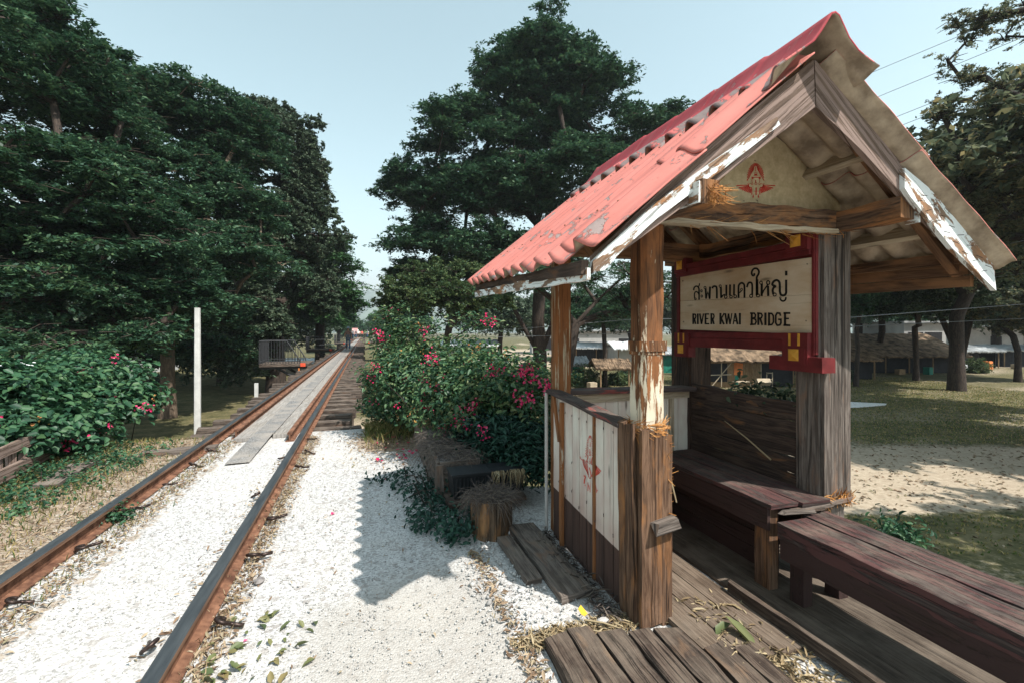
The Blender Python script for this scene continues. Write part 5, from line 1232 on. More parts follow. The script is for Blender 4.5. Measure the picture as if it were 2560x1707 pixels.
bush('leafy_weed', 'small leafy weed growing against the inside of the left rail', [(PZ(290, 1300).x, PZ(290, 1300).y, .04, .07, .05)], 260, .035, .7, M['leaf_vine'], 10, tuple(PZ(290, 1300)), None, 0, 4, cat='plant')
bush('bank_weed', 'green weed with pointed leaves showing over the back edge of the long bench', [(PX(2265, 1330, 3.2).x, PX(2265, 1330, 3.2).y, PX(2265, 1330, 3.2).z-.04, .08, .05), (PX(2235, 1315, 3.2).x, PX(2235, 1315, 3.2).y, PX(2235, 1315, 3.2).z-.03, .05, .05)], 160, .05, .45, M['leaf_vine'], 31, (3.2, 1.9, -.2), None, 0, 12, cat='plant')
bush('seedling_row', 'small dark leaves and tendrils poking above the back of the shelter seat', [(2.62, 2.35, 1.0, .06, .03), (2.62, 2.6, .99, .08, .04), (2.62, 2.2, .97, .05, .03)], 180, .05, .5, M['leaf_dark'], 32, (2.62, 2.4, 0), None, 0, 8, cat='plant')

# ================================================================== PLANTERS, STUMP, SMALL THINGS
pw = thing('wooden_planter', 'long weathered plank planter box with dry straw on top beside the gravel', 'planter', (.78, 4.8, 0))
b = MB()
for k in range(3): b.plank((.60, 3.9, .06+.105*k), (.62, 5.95, .06+.105*k), .10, .03, side=(0, 0, 1), rough=.008, ragged=.03); b.plank((.95, 3.9, .06+.105*k), (.97, 5.95, .06+.105*k), .10, .03, side=(0, 0, 1), rough=.006)
for k in range(3): b.plank((.61, 5.95, .06+.105*k), (.96, 5.95, .06+.105*k), .10, .03, side=(0, 0, 1), rough=.006); b.plank((.61, 3.9, .06+.105*k), (.94, 3.9, .06+.105*k), .10, .03, side=(0, 0, 1), rough=.006)
b.build('side_boards', M['grey_wood'], pw)
b = MB(); b.plank((.605, 3.885, -.02), (.605, 3.885, .30), .07, .05, side=(1, 0, 0), rough=.006); b.build('corner_post', M['grey_wood'], pw)
b = MB(); b.box((.63, 3.93, .05), (.93, 5.92, .30)); b.build('soil', M['rock'], pw)
def strawpatch(name, label, cx, cy, z, rx, ry, n_, mat, seed, L=.16, dome=.06, cat=None, kind=None, r=.0016, droop=.4):
    R = random.Random(seed); b = MB()
    for i in range(n_):
        a = R.uniform(0, 6.283); q = math.sqrt(R.random()); x = cx+rx*q*math.cos(a); y = cy+ry*q*math.sin(a); zz = z+dome*(1-q*q)*R.random()
        d = Vector((R.gauss(0, 1), R.gauss(0, 1), R.gauss(0, .3))).normalized()*L*R.uniform(.4, 1.1)
        p = Vector((x, y, zz)); m_ = p+d*.5+Vector((0, 0, .3*L*R.uniform(-.2, .5))); e_ = p+d; e_.z -= L*droop*max(0, q-.5)
        b.tube([p, m_, e_], [r, r, r*.5], 3, caps=False)
    o = b.build(name, mat); tag(o, label, cat, kind=kind); return o
strawpatch('straw_heap', None, .78, 5.55, .34, .17, .36, 700, M['straw'], 1, .14, .09, kind='stuff')
strawpatch('hay_heap', None, .80, 4.45, .30, .22, .62, 1500, M['hay_grey'], 2, .26, .10, kind='stuff', droop=1.2)
fq = thing('x', 'x', 'x')
bpy.data.objects.remove(fq)
for i, (x0, x1, lab) in enumerate(((.66, .98, 'black ribbed plastic planter partly hidden under dry hay beside the wooden planter'), (1.0, 1.26, 'black ribbed plastic planter nearest the shelter wall, dead leaves hanging over it'))):
    t = thing('plastic_planter', lab, 'planter', ((x0+x1)/2, 3.7, .13)); b = MB(); y0, y1 = 3.58, 3.80; z0, z1 = .10, .28
    b.prism([(x0+.02, y0+.02, z0), (x1-.02, y0+.02, z0), (x1, y0, z1), (x0, y0, z1)], (0, y1-y0, 0))
    k = x0+.03
    while k < x1-.02: b.box((k, y0-.004, z0+.02), (k+.012, y0+.012, z1-.02)); k += .03
    b.build('pot', M['plastic'], t); b = MB(); b.box((x0-.008, y0-.012, z1+.001), (x1+.008, y1+.01, z1+.018)); b.build('rim', M['plastic'], t)
b = MB(); b.plank((.62, 3.64, .075), (1.26, 3.64, .075), .04, .26, side=(0, 0, 1), rough=.005)
b.plank((.66, 3.7, .0), (.66, 3.7, .054), .06, .2, side=(1, 0, 0)); b.plank((1.22, 3.7, .0), (1.22, 3.7, .054), .06, .2, side=(1, 0, 0))
o = b.build('planter_shelf', M['dark_wood']); tag(o, 'low dark plank shelf carrying the black plastic planters', 'shelf')
# hanging dead leaves on planter
R = random.Random(5); b = MB()
for i in range(60):
    x = R.uniform(.98, 1.26); p = Vector((x, 3.56+R.uniform(-.01, .02), .30)); b.tube([p, p+Vector((R.uniform(-.02, .02), -.03, -.02)), p+Vector((R.uniform(-.03, .03), -.035, -R.uniform(.06, .14)))], [.004, .004, .001], 3, caps=False)
o = b.build('dead_leaves', M['straw']); tag(o, kind='stuff')
# stump
sp_ = (.87, 3.18); t = thing('tree_stump', 'sawn tree stump with tangled dry grass on top, standing by the loose boards', 'stump', (sp_[0], sp_[1], 0))
b = MB(); rings = []; us = []
b.off = (0, 0)
for i in range(9):
    z = -.02+.27*i/8; ring = []
    for k in range(40):
        a = k/40*2*math.pi; r = .150+.014*math.sin(3*a+1)+.006*noise.noise(Vector((math.cos(a)*6, math.sin(a)*6, z*3)))+.006*math.sin(11*a)+(.02 if i == 0 else 0)
        ring.append(Vector((sp_[0]+r*math.cos(a), sp_[1]+r*math.sin(a), z)))
    rings.append(ring); us.append(z)
b.quadstrip(rings, us); b.build('body', wood('stump_wood', (.06, .04, .026), (.24, .16, .10), None, rot=(.34, .17, .07), rotamt=.36, crack=.9, gr=26), t)
strawpatch('dry_grass_tangle', None, sp_[0], sp_[1], .245, .16, .16, 800, M['hay_grey'], 3, .16, .05, kind='stuff', droop=1.0)
# rock, yellow leaf, brick, sticks
def rock(name, label, p, r, mat, sq=(1, 1, .8), seed=0, cat='rock'):
    b = MB(); n1_, n2_ = 10, 7; rings = []
    for i in range(1, n2_):
        th = math.pi*i/n2_; rings.append([Vector((math.sin(th)*math.cos(2*math.pi*k/n1_)*sq[0], math.sin(th)*math.sin(2*math.pi*k/n1_)*sq[1], -math.cos(th)*sq[2]))*r*(1+.25*noise.noise(Vector((math.sin(th)*math.cos(k*.628)*2, math.sin(th)*math.sin(k*.628)*2, i+seed))))+Vector(p) for k in range(n1_)])
    b.off = (0, 0); b.quadstrip(rings, list(range(len(rings)))); o = b.build(name, mat); tag(o, label, cat); return o
q = PZ(1710, 1350, .07); rock('stone', 'fist sized pale rough stone lying on the dark shelter floor past the near post', (1.66, 2.42, .075), .062, M['grey_wood'] if 0 else M['pvc'], (.85, .85, 1), 3)
rock('stone', 'small pale stone block at the foot of the near left post', PZ(1507, 1551, .02), .026, M['pvc'], (1.3, .8, .6), 8)
rock('stone', 'grey angular stone beside the nearer rail', PZ(648, 1450, .015), .030, M['rock'], (1, 1, .5), 5)
b = MB(); q = PZ(1455, 1525, .03); b.v += [tuple(q+Vector(v)) for v in ((-.022, 0, .012), (.0, .014, .02), (.016, -.03, .0), (-.003, -.034, -.01), (-.018, -.024, 0))]; b.face((0, 1, 2, 3, 4), ((0, 0),)*5); o = b.build('fallen_leaf', M['yellow_leaf']); so_ = o.modifiers.new('Solidify', 'SOLIDIFY'); so_.thickness = .001; tag(o, 'single bright yellow curled leaf on the gravel near the post foot', 'leaf')
q = PZ(1855, 1590, .03); P_, npr, fp_ = leafpolys(np.array([[q.x, q.y, .045], [q.x-.05, q.y+.06, .04]]), np.array([[.2, -.3, 1], [-.3, .1, 1.]]), np.array([[.15, -1, 0], [1, .2, 0.]]), np.array([.20, .12]), np.array([.055, .05]), .3)
o = np_mesh('fallen_leaf', P_, npr, M['green_litter'], fpat=fp_); tag(o, 'long olive fallen leaf on the debris beside the raised board', 'leaf')
for (a, c3, r, lab) in ((PZ(1460, 1548, .03), PZ(1562, 1573, .03), .006, 'straight dry stick across the gravel in front of the near post'), (Vector((2.46, 2.25, .62)), Vector((2.44, 2.62, .80)), .006, 'broken straw coloured stick caught on the shelter seat back'), (Vector((1.44, 1.98, .86)), Vector((1.52, 1.96, .56)), .008, 'splinter leaning on the inner edge of the near post'), (PX(2330, 1620, 2.2), PX(2440, 1650, 2.25), .005, 'thin twig in the sun patch under the long bench')):
    if 'twig' in lab: a = Vector((2.33, 1.15, .03)); c3 = Vector((2.40, .80, .035))
    b = MB(); b.tube([a, a.lerp(c3, .5)+Vector((0, 0, .008)), c3], [r, r*.8, r*.5], 5); o = b.build('stick', M['straw']); tag(o, lab, 'stick')
# left plank trough
lt = thing('plank_trough', 'low purple brown plank trough with leaning boards under the bush at left', 'planter', (-3.3, 5.4, 0))
b = MB()
b.plank((-3.02, 4.3, .10), (-3.35, 6.5, .10), .12, .04, side=(0, 0, 1), rough=.006); b.plank((-3.0, 4.3, -.0), (-3.2, 5.2, -.0), .12, .04, side=(0, 0, 1), rough=.006); b.plank((-3.12, 4.8, .30), (-3.4, 6.7, .32), .10, .04, side=(0, 0, 1), rough=.006)
b.build('rail_boards', M['barge_brown'], lt)
b = MB()
for k in range(9): y = 4.5+k*.24; x = -3.09-.15*(y-4.5); b.plank((x, y, -.05), (x-.01, y+.02, .34+random.uniform(-.03, .05)), .11, .025, side=(0, 1, 0), rough=.006, ragged=.02)
b.build('upright_boards', M['barge_brown'], lt)
b = MB(); q1, q2 = PZ(110, 1215, .03), PZ(205, 1160, .05); b.plank(q1, q2, .20, .03, side=(1, 0, 0), rough=.008, ragged=.05); o = b.build('fallen_board', M['grey_wood']); tag(o, 'pale weathered board fallen flat beside the plank trough at left', 'board')

# ================================================================== LITTER, GRAVEL, GRASS (stuff)
R = np.random.default_rng(77)
def stones(n_, xs, ys, size, name, dens=None):
    x = R.uniform(*xs, n_); y = R.uniform(ys[0], ys[1], n_)
    if dens is not None: k = R.random(n_) < dens(x, y); x, y = x[k], y[k]
    k = (ground_z(x, y) > -.1); x, y = x[k], y[k]; n2_ = len(x)
    sz = size*R.lognormal(0, .45, n2_); z = sz*.25-.002
    base_ = np.array([[1, 0, 0], [0, 1, 0], [-1, 0, 0], [0, -1, 0], [0, 0, .8], [0, 0, -.5]])[None]*R.uniform(.5, 1.3, (n2_, 6, 1))
    th = R.uniform(0, 6.283, n2_); c, s = np.cos(th), np.sin(th)
    X = base_[..., 0]*c[:, None]-base_[..., 1]*s[:, None]; Y = base_[..., 0]*s[:, None]+base_[..., 1]*c[:, None]
    P_ = np.stack([X*sz[:, None]+x[:, None], Y*sz[:, None]+y[:, None], base_[..., 2]*sz[:, None]+z[:, None]], 2)
    o = np_mesh(name, P_, 6, M['stone'], fpat=[(0, 1, 4), (1, 2, 4), (2, 3, 4), (3, 0, 4), (1, 0, 5), (2, 1, 5), (3, 2, 5), (0, 3, 5)]); tag(o, kind='stuff'); return o
stones(22000, (-2.2, .75), (1.2, 5.5), .0031, 'gravel_stones')
stones(1500, (.55, 1.25), (1.95, 3.7), .0065, 'gravel_stones')
def litter_(n_, fn, L, mat, name, Wd=.35, zj=.006, up=1.2, z0=.004):
    P0 = fn(n_); n2_ = len(P0); x, y = P0[:, 0], P0[:, 1]; z = ground_z(x, y)+z0+np.abs(R.normal(0, zj, n2_))
    N = R.normal(0, .45, (n2_, 3)); N[:, 2] += up; D = R.normal(0, 1, (n2_, 3)); D[:, 2] *= .3; Ls = L*R.uniform(.4, 1.5, n2_)
    P_, npr, fp_ = leafpolys(np.stack([x, y, z], 1), N, D, Ls, Ls*Wd, .2); o = np_mesh(name, P_, npr, mat, fpat=fp_); tag(o, kind='stuff'); return o
def band(cx, w, y0, y1, pw=1.6): return lambda n_: np.stack([cx+R.normal(0, 1, n_)*w, y0+(y1-y0)*R.random(n_)**pw], 1)
litter_(2600, band(-1.66, .07, 2.2, 6.9, 1), .026, M['litter'], 'dry_leaf_litter')
litter_(2400, band(-.665, .05, 1.3, 6.8, 1.2), .032, M['litter'], 'dry_leaf_litter')
litter_(500, band(-.86, .05, 1.3, 6.0, 1.2), .03, M['litter'], 'dry_leaf_litter')
litter_(160, band(-.50, .12, 1.2, 2.6, 1), .05, M['green_litter'], 'fallen_leaves', .5)
litter_(60, band(-.95, .10, 1.2, 2.2, 1), .05, M['green_litter'], 'fallen_leaves', .5)
litter_(13000, lambda n_: np.stack([R.uniform(-4.2, -1.98, n_), R.uniform(2.6, 7.2, n_)], 1), .035, M['litter'], 'dry_leaf_litter', .2)
litter_(260, lambda n_: np.stack([R.uniform(-.4, .6, n_), R.uniform(1.3, 6.5, n_)], 1), .022, M['litter'], 'dry_leaf_litter')
litter_(1300, lambda n_: np.stack([R.normal(.35, .3, n_), R.normal(6.2, .5, n_)], 1), .04, M['litter'], 'dry_leaf_litter')
litter_(1700, lambda n_: np.stack([R.uniform(.7, 1.5, n_)+R.normal(0, .04, n_), 1.97+.03*R.normal(0, 1, n_)+.0*R.random(n_)], 1), .05, M['straw'], 'straw_debris', .13, .008)
litter_(2200, lambda n_: np.stack([1.66+R.normal(0, .09, n_), R.uniform(.5, 2.0, n_)], 1), .05, M['straw'], 'straw_debris', .2, .01, z0=.012)
litter_(700, lambda n_: np.stack([1.22+R.normal(0, .035, n_)-.08*R.random(n_), R.uniform(1.95, 3.0, n_)], 1), .06, M['hay_grey'], 'straw_debris', .1, .02)
litter_(500, lambda n_: np.stack([R.normal(.68, .03, n_), R.uniform(1.2, 2.9, n_)], 1), .035, M['litter'], 'dry_leaf_litter', .3)
litter_(60, lambda n_: np.stack([R.uniform(.1, 1.1, n_), R.uniform(5.2, 6.6, n_)], 1), .04, M['bract'], 'fallen_petals', .8)
litter_(6, lambda n_: np.stack([R.uniform(-.7, .9, n_), R.uniform(1.6, 5, n_)], 1), .03, M['bract'], 'fallen_petals', .8)
def grass_(n_, fn, h, mat, name, w=.006, z_off=0):
    P0 = fn(n_); n2_ = len(P0); x, y = P0[:, 0], P0[:, 1]; z = ground_z(x, y)+z_off; hh = h*R.uniform(.4, 1.3, n2_); a = R.uniform(0, 6.283, n2_); le = R.normal(0, .45, (n2_, 2))
    B = np.stack([x, y, z], 1); T = np.stack([np.cos(a)*w, np.sin(a)*w, 0*a], 1); tip = B+np.stack([le[:, 0]*hh, le[:, 1]*hh, hh], 1); mid = B+np.stack([le[:, 0]*hh*.3, le[:, 1]*hh*.3, hh*.6], 1)
    o = np_mesh(name, np.stack([B-T, B+T, mid+T*.7, tip, mid-T*.7], 1), 5, mat, fpat=[(0, 1, 2, 3, 4)]); tag(o, kind='stuff'); return o
M['grass_mix'] = leafmat('weedy_grass_blades', [(.04, .08, .025), (.10, .15, .04), (.30, .24, .09), (.42, .33, .16)], .3, .7, .2)
grass_(9000, lambda n_: np.stack([-3.0+R.normal(0, .5, n_)-.1, R.uniform(3.2, 7.2, n_)], 1), .05, M['grass_mix'], 'grass_tufts', .004)
grass_(600, band(-1.68, .05, 2.2, 6.9, 1), .03, M['grass_mix'], 'grass_tufts', .003)
grass_(900, band(-.67, .04, 1.4, 6.8, 1), .04, M['straw'], 'grass_tufts', .0025)
grass_(2500, lambda n_: np.stack([R.uniform(0, 1.0, n_), R.normal(6.9, .35, n_)], 1), .12, M['grass_mix'], 'grass_tufts', .005)
def lawn(n_):
    d = R.uniform(8, 40, n_); l = R.uniform(2, 34, n_); k = (d < 9.8) | (d > 16); d, l = d[k], l[k]; return np.stack([l*c_+d*s_, -l*s_+d*c_], 1)
def roadl(n_):
    d = R.uniform(10, 16, n_); l = R.uniform(2, 20, n_); return np.stack([l*c_+d*s_, -l*s_+d*c_], 1)
litter_(2600, roadl, .09, M['litter'], 'dry_leaf_litter', .5)
litter_(5200, lawn, .10, M['litter'], 'dry_leaf_litter', .5)
g1 = grass_(90000, lawn, .05, M['grass_mix'], 'lawn_grass', .018)

# ================================================================== MARKET HUTS AND BUILDINGS
def hut(name, label, u0, u1, vb, dep, h, deep, roofm, wallm, eave=.5, pitch=.35, openf=0, parts='posts', cat='hut', patches=()):
    z = GROUNDLOW; a = PD(u0, V0, dep); c3 = PD(u1, V0, dep); a.z = c3.z = z; ex = (c3-a).normalized(); ey = Vector((-ex.y, ex.x, 0)); W_ = (c3-a).length
    t = thing(name, label, cat, (a+c3)/2)
    def Q(x, y, zz): return a+ex*x+ey*y+Vector((0, 0, zz))
    b = MB(); nb = int(W_/.35)
    if wallm:
        for k in range(nb):
            x0, x1 = W_*k/nb, W_*(k+1)/nb
            if openf and (k/nb) > 1-openf: continue
            b.plank(Q((x0+x1)/2, 0, 0), Q((x0+x1)/2, 0, h*random.uniform(.93, 1)), x1-x0-.01, .04, side=ex, segs=1)
        b.plank(Q(W_*.5, deep, 0), Q(W_*.5, deep, h), W_, .06, side=ex, segs=1)
        b.plank(Q(0, deep*.5, 0), Q(0, deep*.5, h), deep-.1, .05, side=ey, segs=1); b.plank(Q(W_, deep*.5, 0), Q(W_, deep*.5, h), deep-.1, .05, side=ey, segs=1)
        b.build('wall', wallm, t)
    for k in range(max(2, int(W_/2.2)+1)):
        q = k/max(1, int(W_/2.2)); b = MB(); b.tube([Q(W_*q, -.25, 0), Q(W_*q, -.25, h)], .06, 5); b.build('post', M['bamboo'], t)
    b = MB(); nr = 14; rows = 8; base_ = len(b.v)
    for i in range(rows+1):
        for j in range(nr*3+1):
            q = i/rows; zz = h+pitch*deep*(1-abs(2*q-1))+.10*noise.noise(Vector((j*.6, i*.9, dep)))-(.12*random.random() if i in (0, rows) else 0)
            b.v.append(tuple(Q(-eave+(W_+2*eave)*j/(nr*3), -eave*1.3+(deep+2.6*eave)*q, zz)))
    m1 = nr*3+1
    for i in range(rows):
        for j in range(nr*3): k = i*m1+j; b.face((k, k+1, k+m1+1, k+m1), ((j*.3, i*.3), (j*.3+.3, i*.3), (j*.3+.3, i*.3+.3), (j*.3, i*.3+.3)))
    o = b.build('roof', roofm, t); sm = o.modifiers.new('Solidify', 'SOLIDIFY'); sm.thickness = .14; sm.offset = -1
    for (x0, x1, z0, z1, mt, nm) in patches:
        b = MB(); b.prism([Q(W_*x0, -.06, z0*h), Q(W_*x1, -.06, z0*h), Q(W_*x1, -.06, z1*h), Q(W_*x0, -.06, z1*h)], ey*.03); b.build(nm, mt, t)
    return t, Q, W_
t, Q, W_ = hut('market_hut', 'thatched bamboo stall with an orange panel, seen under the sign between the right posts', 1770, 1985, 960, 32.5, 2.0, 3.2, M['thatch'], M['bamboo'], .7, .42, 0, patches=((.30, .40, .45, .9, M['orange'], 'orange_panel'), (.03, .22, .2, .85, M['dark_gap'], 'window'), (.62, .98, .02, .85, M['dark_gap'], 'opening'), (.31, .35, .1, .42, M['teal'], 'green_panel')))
b = MB()
for (x0, z0, x1, z1) in ((.1, .1, 1.6, 1.9), (0, .9, 1.5, .95), (.8, .1, .8, 1.8), (3.6, 0, 3.6, 1.7), (4.0, .0, 4.0, 1.1), (4.4, 0, 4.4, 1.1), (4.0, .6, 4.4, .6), (4.0, 1.05, 4.4, 1.05)): b.tube([Q(x0, -.35, z0), Q(x1, -.35, z1)], .035, 5)
b.build('bamboo_poles', M['light_wood'], t)
b = MB(); b.tube([Q(2.6, -1.6, .55), Q(3.5, -1.6, .55)], .25, 4); b.box(tuple(Q(1.4, -1.5, .5)), tuple(Q(1.4, -1.5, .5)+Vector((1.0, .5, .06)))); 
for k in range(2): b.tube([Q(1.5+k*.8, -1.4, 0), Q(1.5+k*.8, -1.4, .5)], .04, 4)
o = b.build('stall_table', M['light_wood']); tag(o, 'pale low table standing outside the thatched bamboo stall', 'table')
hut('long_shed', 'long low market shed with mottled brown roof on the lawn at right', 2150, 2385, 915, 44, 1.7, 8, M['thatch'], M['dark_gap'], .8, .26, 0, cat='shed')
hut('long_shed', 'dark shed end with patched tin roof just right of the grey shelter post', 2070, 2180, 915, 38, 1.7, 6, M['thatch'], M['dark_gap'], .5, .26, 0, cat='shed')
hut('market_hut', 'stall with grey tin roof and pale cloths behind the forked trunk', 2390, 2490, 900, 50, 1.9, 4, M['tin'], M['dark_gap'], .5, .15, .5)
hut('market_hut', 'stall with grey tin roof near the right edge of the picture', 2505, 2640, 900, 52, 1.9, 4, M['tin'], M['dark_gap'], .5, .15, .3)
hut('market_table_shelter', 'open thatched table shelter on orange bamboo legs seen between the track side posts', 1500, 1570, 960, 31, 1.55, 2.6, M['thatch'], None, .35, .2, 0, cat='stall')
hut('market_hut', 'green walled stall with tin roof low behind the far left post', 1395, 1460, 955, 34, 1.6, 2.5, M['tin'], M['teal'], .4, .2)
hut('market_hut', 'green tarp stall seen past the near post beside the sign', 1640, 1700, 900, 44, 1.9, 3, M['tin'], M['teal'], .4, .2)
hut('white_roof_stall', 'low stall with bright white roof behind the trees between the posts', 1440, 1540, 870, 58, 2.0, 6, M['white_roof'], M['dark_gap'], .6, .1, cat='stall')
hut('white_roof_stall', 'white roofed stall beside the slender tree, partly behind the near post', 1545, 1650, 860, 52, 2.1, 6, M['white_roof'], M['white_wall'], .6, .12, .4, cat='stall')
hut('white_roof_stall', 'long white roof showing above the bush left of the shelter', 1110, 1235, 870, 60, 2.2, 7, M['white_roof'], M['white_wall'], .6, .1, .3, cat='stall')
hut('white_roof_stall', 'pale roof low behind the left tip of the flowering bush', 1000, 1060, 900, 50, 1.6, 5, M['white_roof'], M['white_wall'], .5, .1, cat='stall')
hut('white_roof_stall', 'pale roof low under the bridge between the first two platforms', 690, 790, 905, 42, .9, 6, M['white_roof'], M['white_wall'], .5, .08, cat='stall')
hut('white_roof_stall', 'small white stall with orange roof edge behind the bush at left', 316, 370, 905, 44, 2.0, 4, M['white_roof'], M['white_wall'], .3, .1, cat='stall', patches=((0, .6, .93, 1.1, M['orange'], 'orange_sign'),))
hut('white_roof_stall', 'pale roofed stall at the far left edge behind the leaves', -40, 66, 945, 30, 1.4, 4, M['white_roof'], M['white_wall'], .3, .1, cat='stall')
def block_building(name, label, u0, u1, dep, h, deep, wins):
    z = GROUNDLOW; a = PD(u0, V0, dep); c3 = PD(u1, V0, dep); a.z = c3.z = z; ex = (c3-a).normalized(); ey = Vector((-ex.y, ex.x, 0)); W_ = (c3-a).length
    t = thing(name, label, 'building', (a+c3)/2)
    def Q(x, y, zz): return a+ex*x+ey*y+Vector((0, 0, zz))
    b = MB(); b.prism([Q(0, 0, 0), Q(W_, 0, 0), Q(W_, 0, h), Q(0, 0, h)], ey*deep); b.build('wall', M['white_wall'], t)
    b = MB(); b.prism([Q(-.4, -.5, h+.01), Q(W_+.4, -.5, h+.01), Q(W_+.4, -.5, h+.3), Q(-.4, -.5, h+.3)], ey*(deep+1)); b.build('roof', M['tin'], t)
    for (x0, x1, z0, z1) in wins:
        b = MB(); b.prism([Q(W_*x0, -.05, z0*h), Q(W_*x1, -.05, z0*h), Q(W_*x1, -.05, z1*h), Q(W_*x0, -.05, z1*h)], ey*.04); b.build('window', M['dark_gap'], t)
block_building('white_building', 'pale flat roofed building with dark garage openings behind the long shed', 2260, 2365, 66, 5.2, 10, ((.1, .45, .1, .75), (.5, .9, .1, .75)))
block_building('white_building', 'pale building behind the leafy tree right of the sign post', 2080, 2210, 68, 3.2, 8, ((.3, .4, .3, .7), (.6, .7, .3, .7)))
block_building('white_building', 'pale building at the right edge behind the twin trunks', 2420, 2700, 76, 4.6, 10, ((.2, .3, .2, .7), (.5, .6, .2, .7)))
block_building('white_building', 'long pale building far behind the trees seen through the shelter', 1330, 1640, 80, 4.0, 10, ((.1, .18, .2, .7), (.3, .38, .2, .7), (.7, .8, .2, .7)))
b = MB(); p0 = PD(2380, V0, 56); p1_ = PD(2620, V0, 56)
for k in range(80): q = p0.lerp(p1_, k/80); q.z = -2.5; b.plank(q, q+Vector((0, 0, 1.7+random.uniform(-.1, .1))), .12, .03, side=(1, 0, 0), segs=1)
o = b.build('picket_fence', M['bamboo']); tag(o, 'row of weathered wooden pickets behind the forked tree', 'fence')

# shrubs and clutter among the stalls
for i, (u, v, d, r_, lab) in enumerate([(2095, 905, 36, .9, 'rounded dark shrub at the foot of the dark shed by the grey post'), (2440, 900, 44, 1.0, 'low shrub by the tin roofed stalls near the right edge'), (1585, 900, 36, .9, 'green shrub left of the green walled stall between the posts'), (1545, 905, 34, .7, 'small shrub beside the open thatched table shelter'), (2330, 900, 47, .8, 'shrub against the front of the long low shed'), (1460, 900, 33, 1.1, 'leafy shrub left of the open thatched table shelter')]):
    p = PD(u, v, d); bush('shrub', lab, [(p.x, p.y, -2.5+r_*.6, r_, r_*.8), (p.x+r_*.7, p.y, -2.5+r_*.4, r_*.7, r_*.6)], 2600, .16, .5, M['leaf_mid'] if i % 2 else M['leaf_dark'], 80+i, (p.x, p.y, -2.5), None, 0, 14, cat='shrub')
CR = [(2120, 41, (.6, .5, .5), 'orange'), (2160, 43, (.5, .4, .9), 'light_wood'), (2250, 42.5, (.8, .4, .5), 'bamboo'), (2320, 42.5, (.5, .5, .7), 'teal'), (1700, 33, (.6, .5, .6), 'bamboo'), (2405, 47, (.7, .5, .7), 'white_roof'), (2470, 48, (.6, .5, .9), 'orange'), (2540, 49, (.8, .5, .5), 'light_wood'), (1480, 30.5, (.5, .5, .6), 'light_wood')]
CL_ = ['orange crate at the corner of the dark shed', 'pale crate standing before the long shed, left end', 'bamboo crate in front of the middle of the long shed', 'green crate at the right end of the long shed', 'bamboo crate left of the thatched bamboo stall', 'white crate before the tin roofed stall behind the forked trunk', 'orange crate between the two tin roofed stalls at right', 'pale crate before the rightmost tin roofed stall', 'pale crate left of the open thatched table shelter']
for i, (u, d, (w_, t_, h_), mt) in enumerate(CR):
    p = PD(u, V0, d); z = -2.5; b = MB()
    for k in range(4): b.plank((p.x-w_/2, p.y-t_/2, z+.06+h_*k/4), (p.x+w_/2, p.y-t_/2, z+.06+h_*k/4), h_/4-.02, .03, side=(0, 0, 1), segs=1); b.plank((p.x-w_/2, p.y-t_/2, z+.06+h_*k/4), (p.x-w_/2, p.y+t_/2, z+.06+h_*k/4), h_/4-.02, .03, side=(0, 0, 1), segs=1)
    b.box((p.x-w_/2+.03, p.y-t_/2+.03, z), (p.x+w_/2, p.y+t_/2, z+h_-.02)); o = b.build('crate', M[mt]); tag(o, CL_[i], 'crate')

# cables
def cable(name, label, pts, r=.010, sag=.0):
    P_ = [PD(*p) for p in pts]; Q_ = []
    for i in range(len(P_)-1):
        for k in range(8): q = P_[i].lerp(P_[i+1], k/8); q.z -= sag*math.sin(math.pi*k/8); Q_.append(q)
    Q_.append(P_[-1]); b = MB(); b.tube(Q_, r, 4); o = b.build(name, M['cable']); tag(o, label, 'cable')
for i, (x0, y0, x1, y1, nm) in enumerate(((2120, 207, 2700, -35, 'topmost'), (2080, 290, 2700, 35, 'second from top'), (2090, 353, 2700, 110, 'third from top'), (2090, 378, 2700, 140, 'fourth from top'), (2180, 404, 2700, 215, 'lowest'))):
    cable('overhead_cable', nm+' of the five thin cables in the sky right of the roof peak', [(x0-600, y0+230, 30), (x0, y0, 24), (x1, y1, 16)], .012)
cable('overhead_cable', 'bright grey cable crossing the trees right of the grey post at mid height', [(700, 870, 34), (1218, 829, 24), (1587, 798, 20), (2125, 794, 15), (2700, 750, 12)], .011)
cable('overhead_cable', 'thin cable low behind the peeling post, the lower of two there', [(700, 850, 36), (1218, 843, 26), (1428, 838, 24), (1587, 831, 22), (2000, 822, 19), (2700, 790, 14)], .010)
cable('overhead_cable', 'thin cable touching the tip of the right barge board', [(2440, 700, 15), (2700, 665, 12)], .009)
cable('overhead_cable', 'thin cable meeting the right roof edge above the board tip', [(2380, 640, 15), (2560, 602, 13), (2700, 580, 12)], .009)

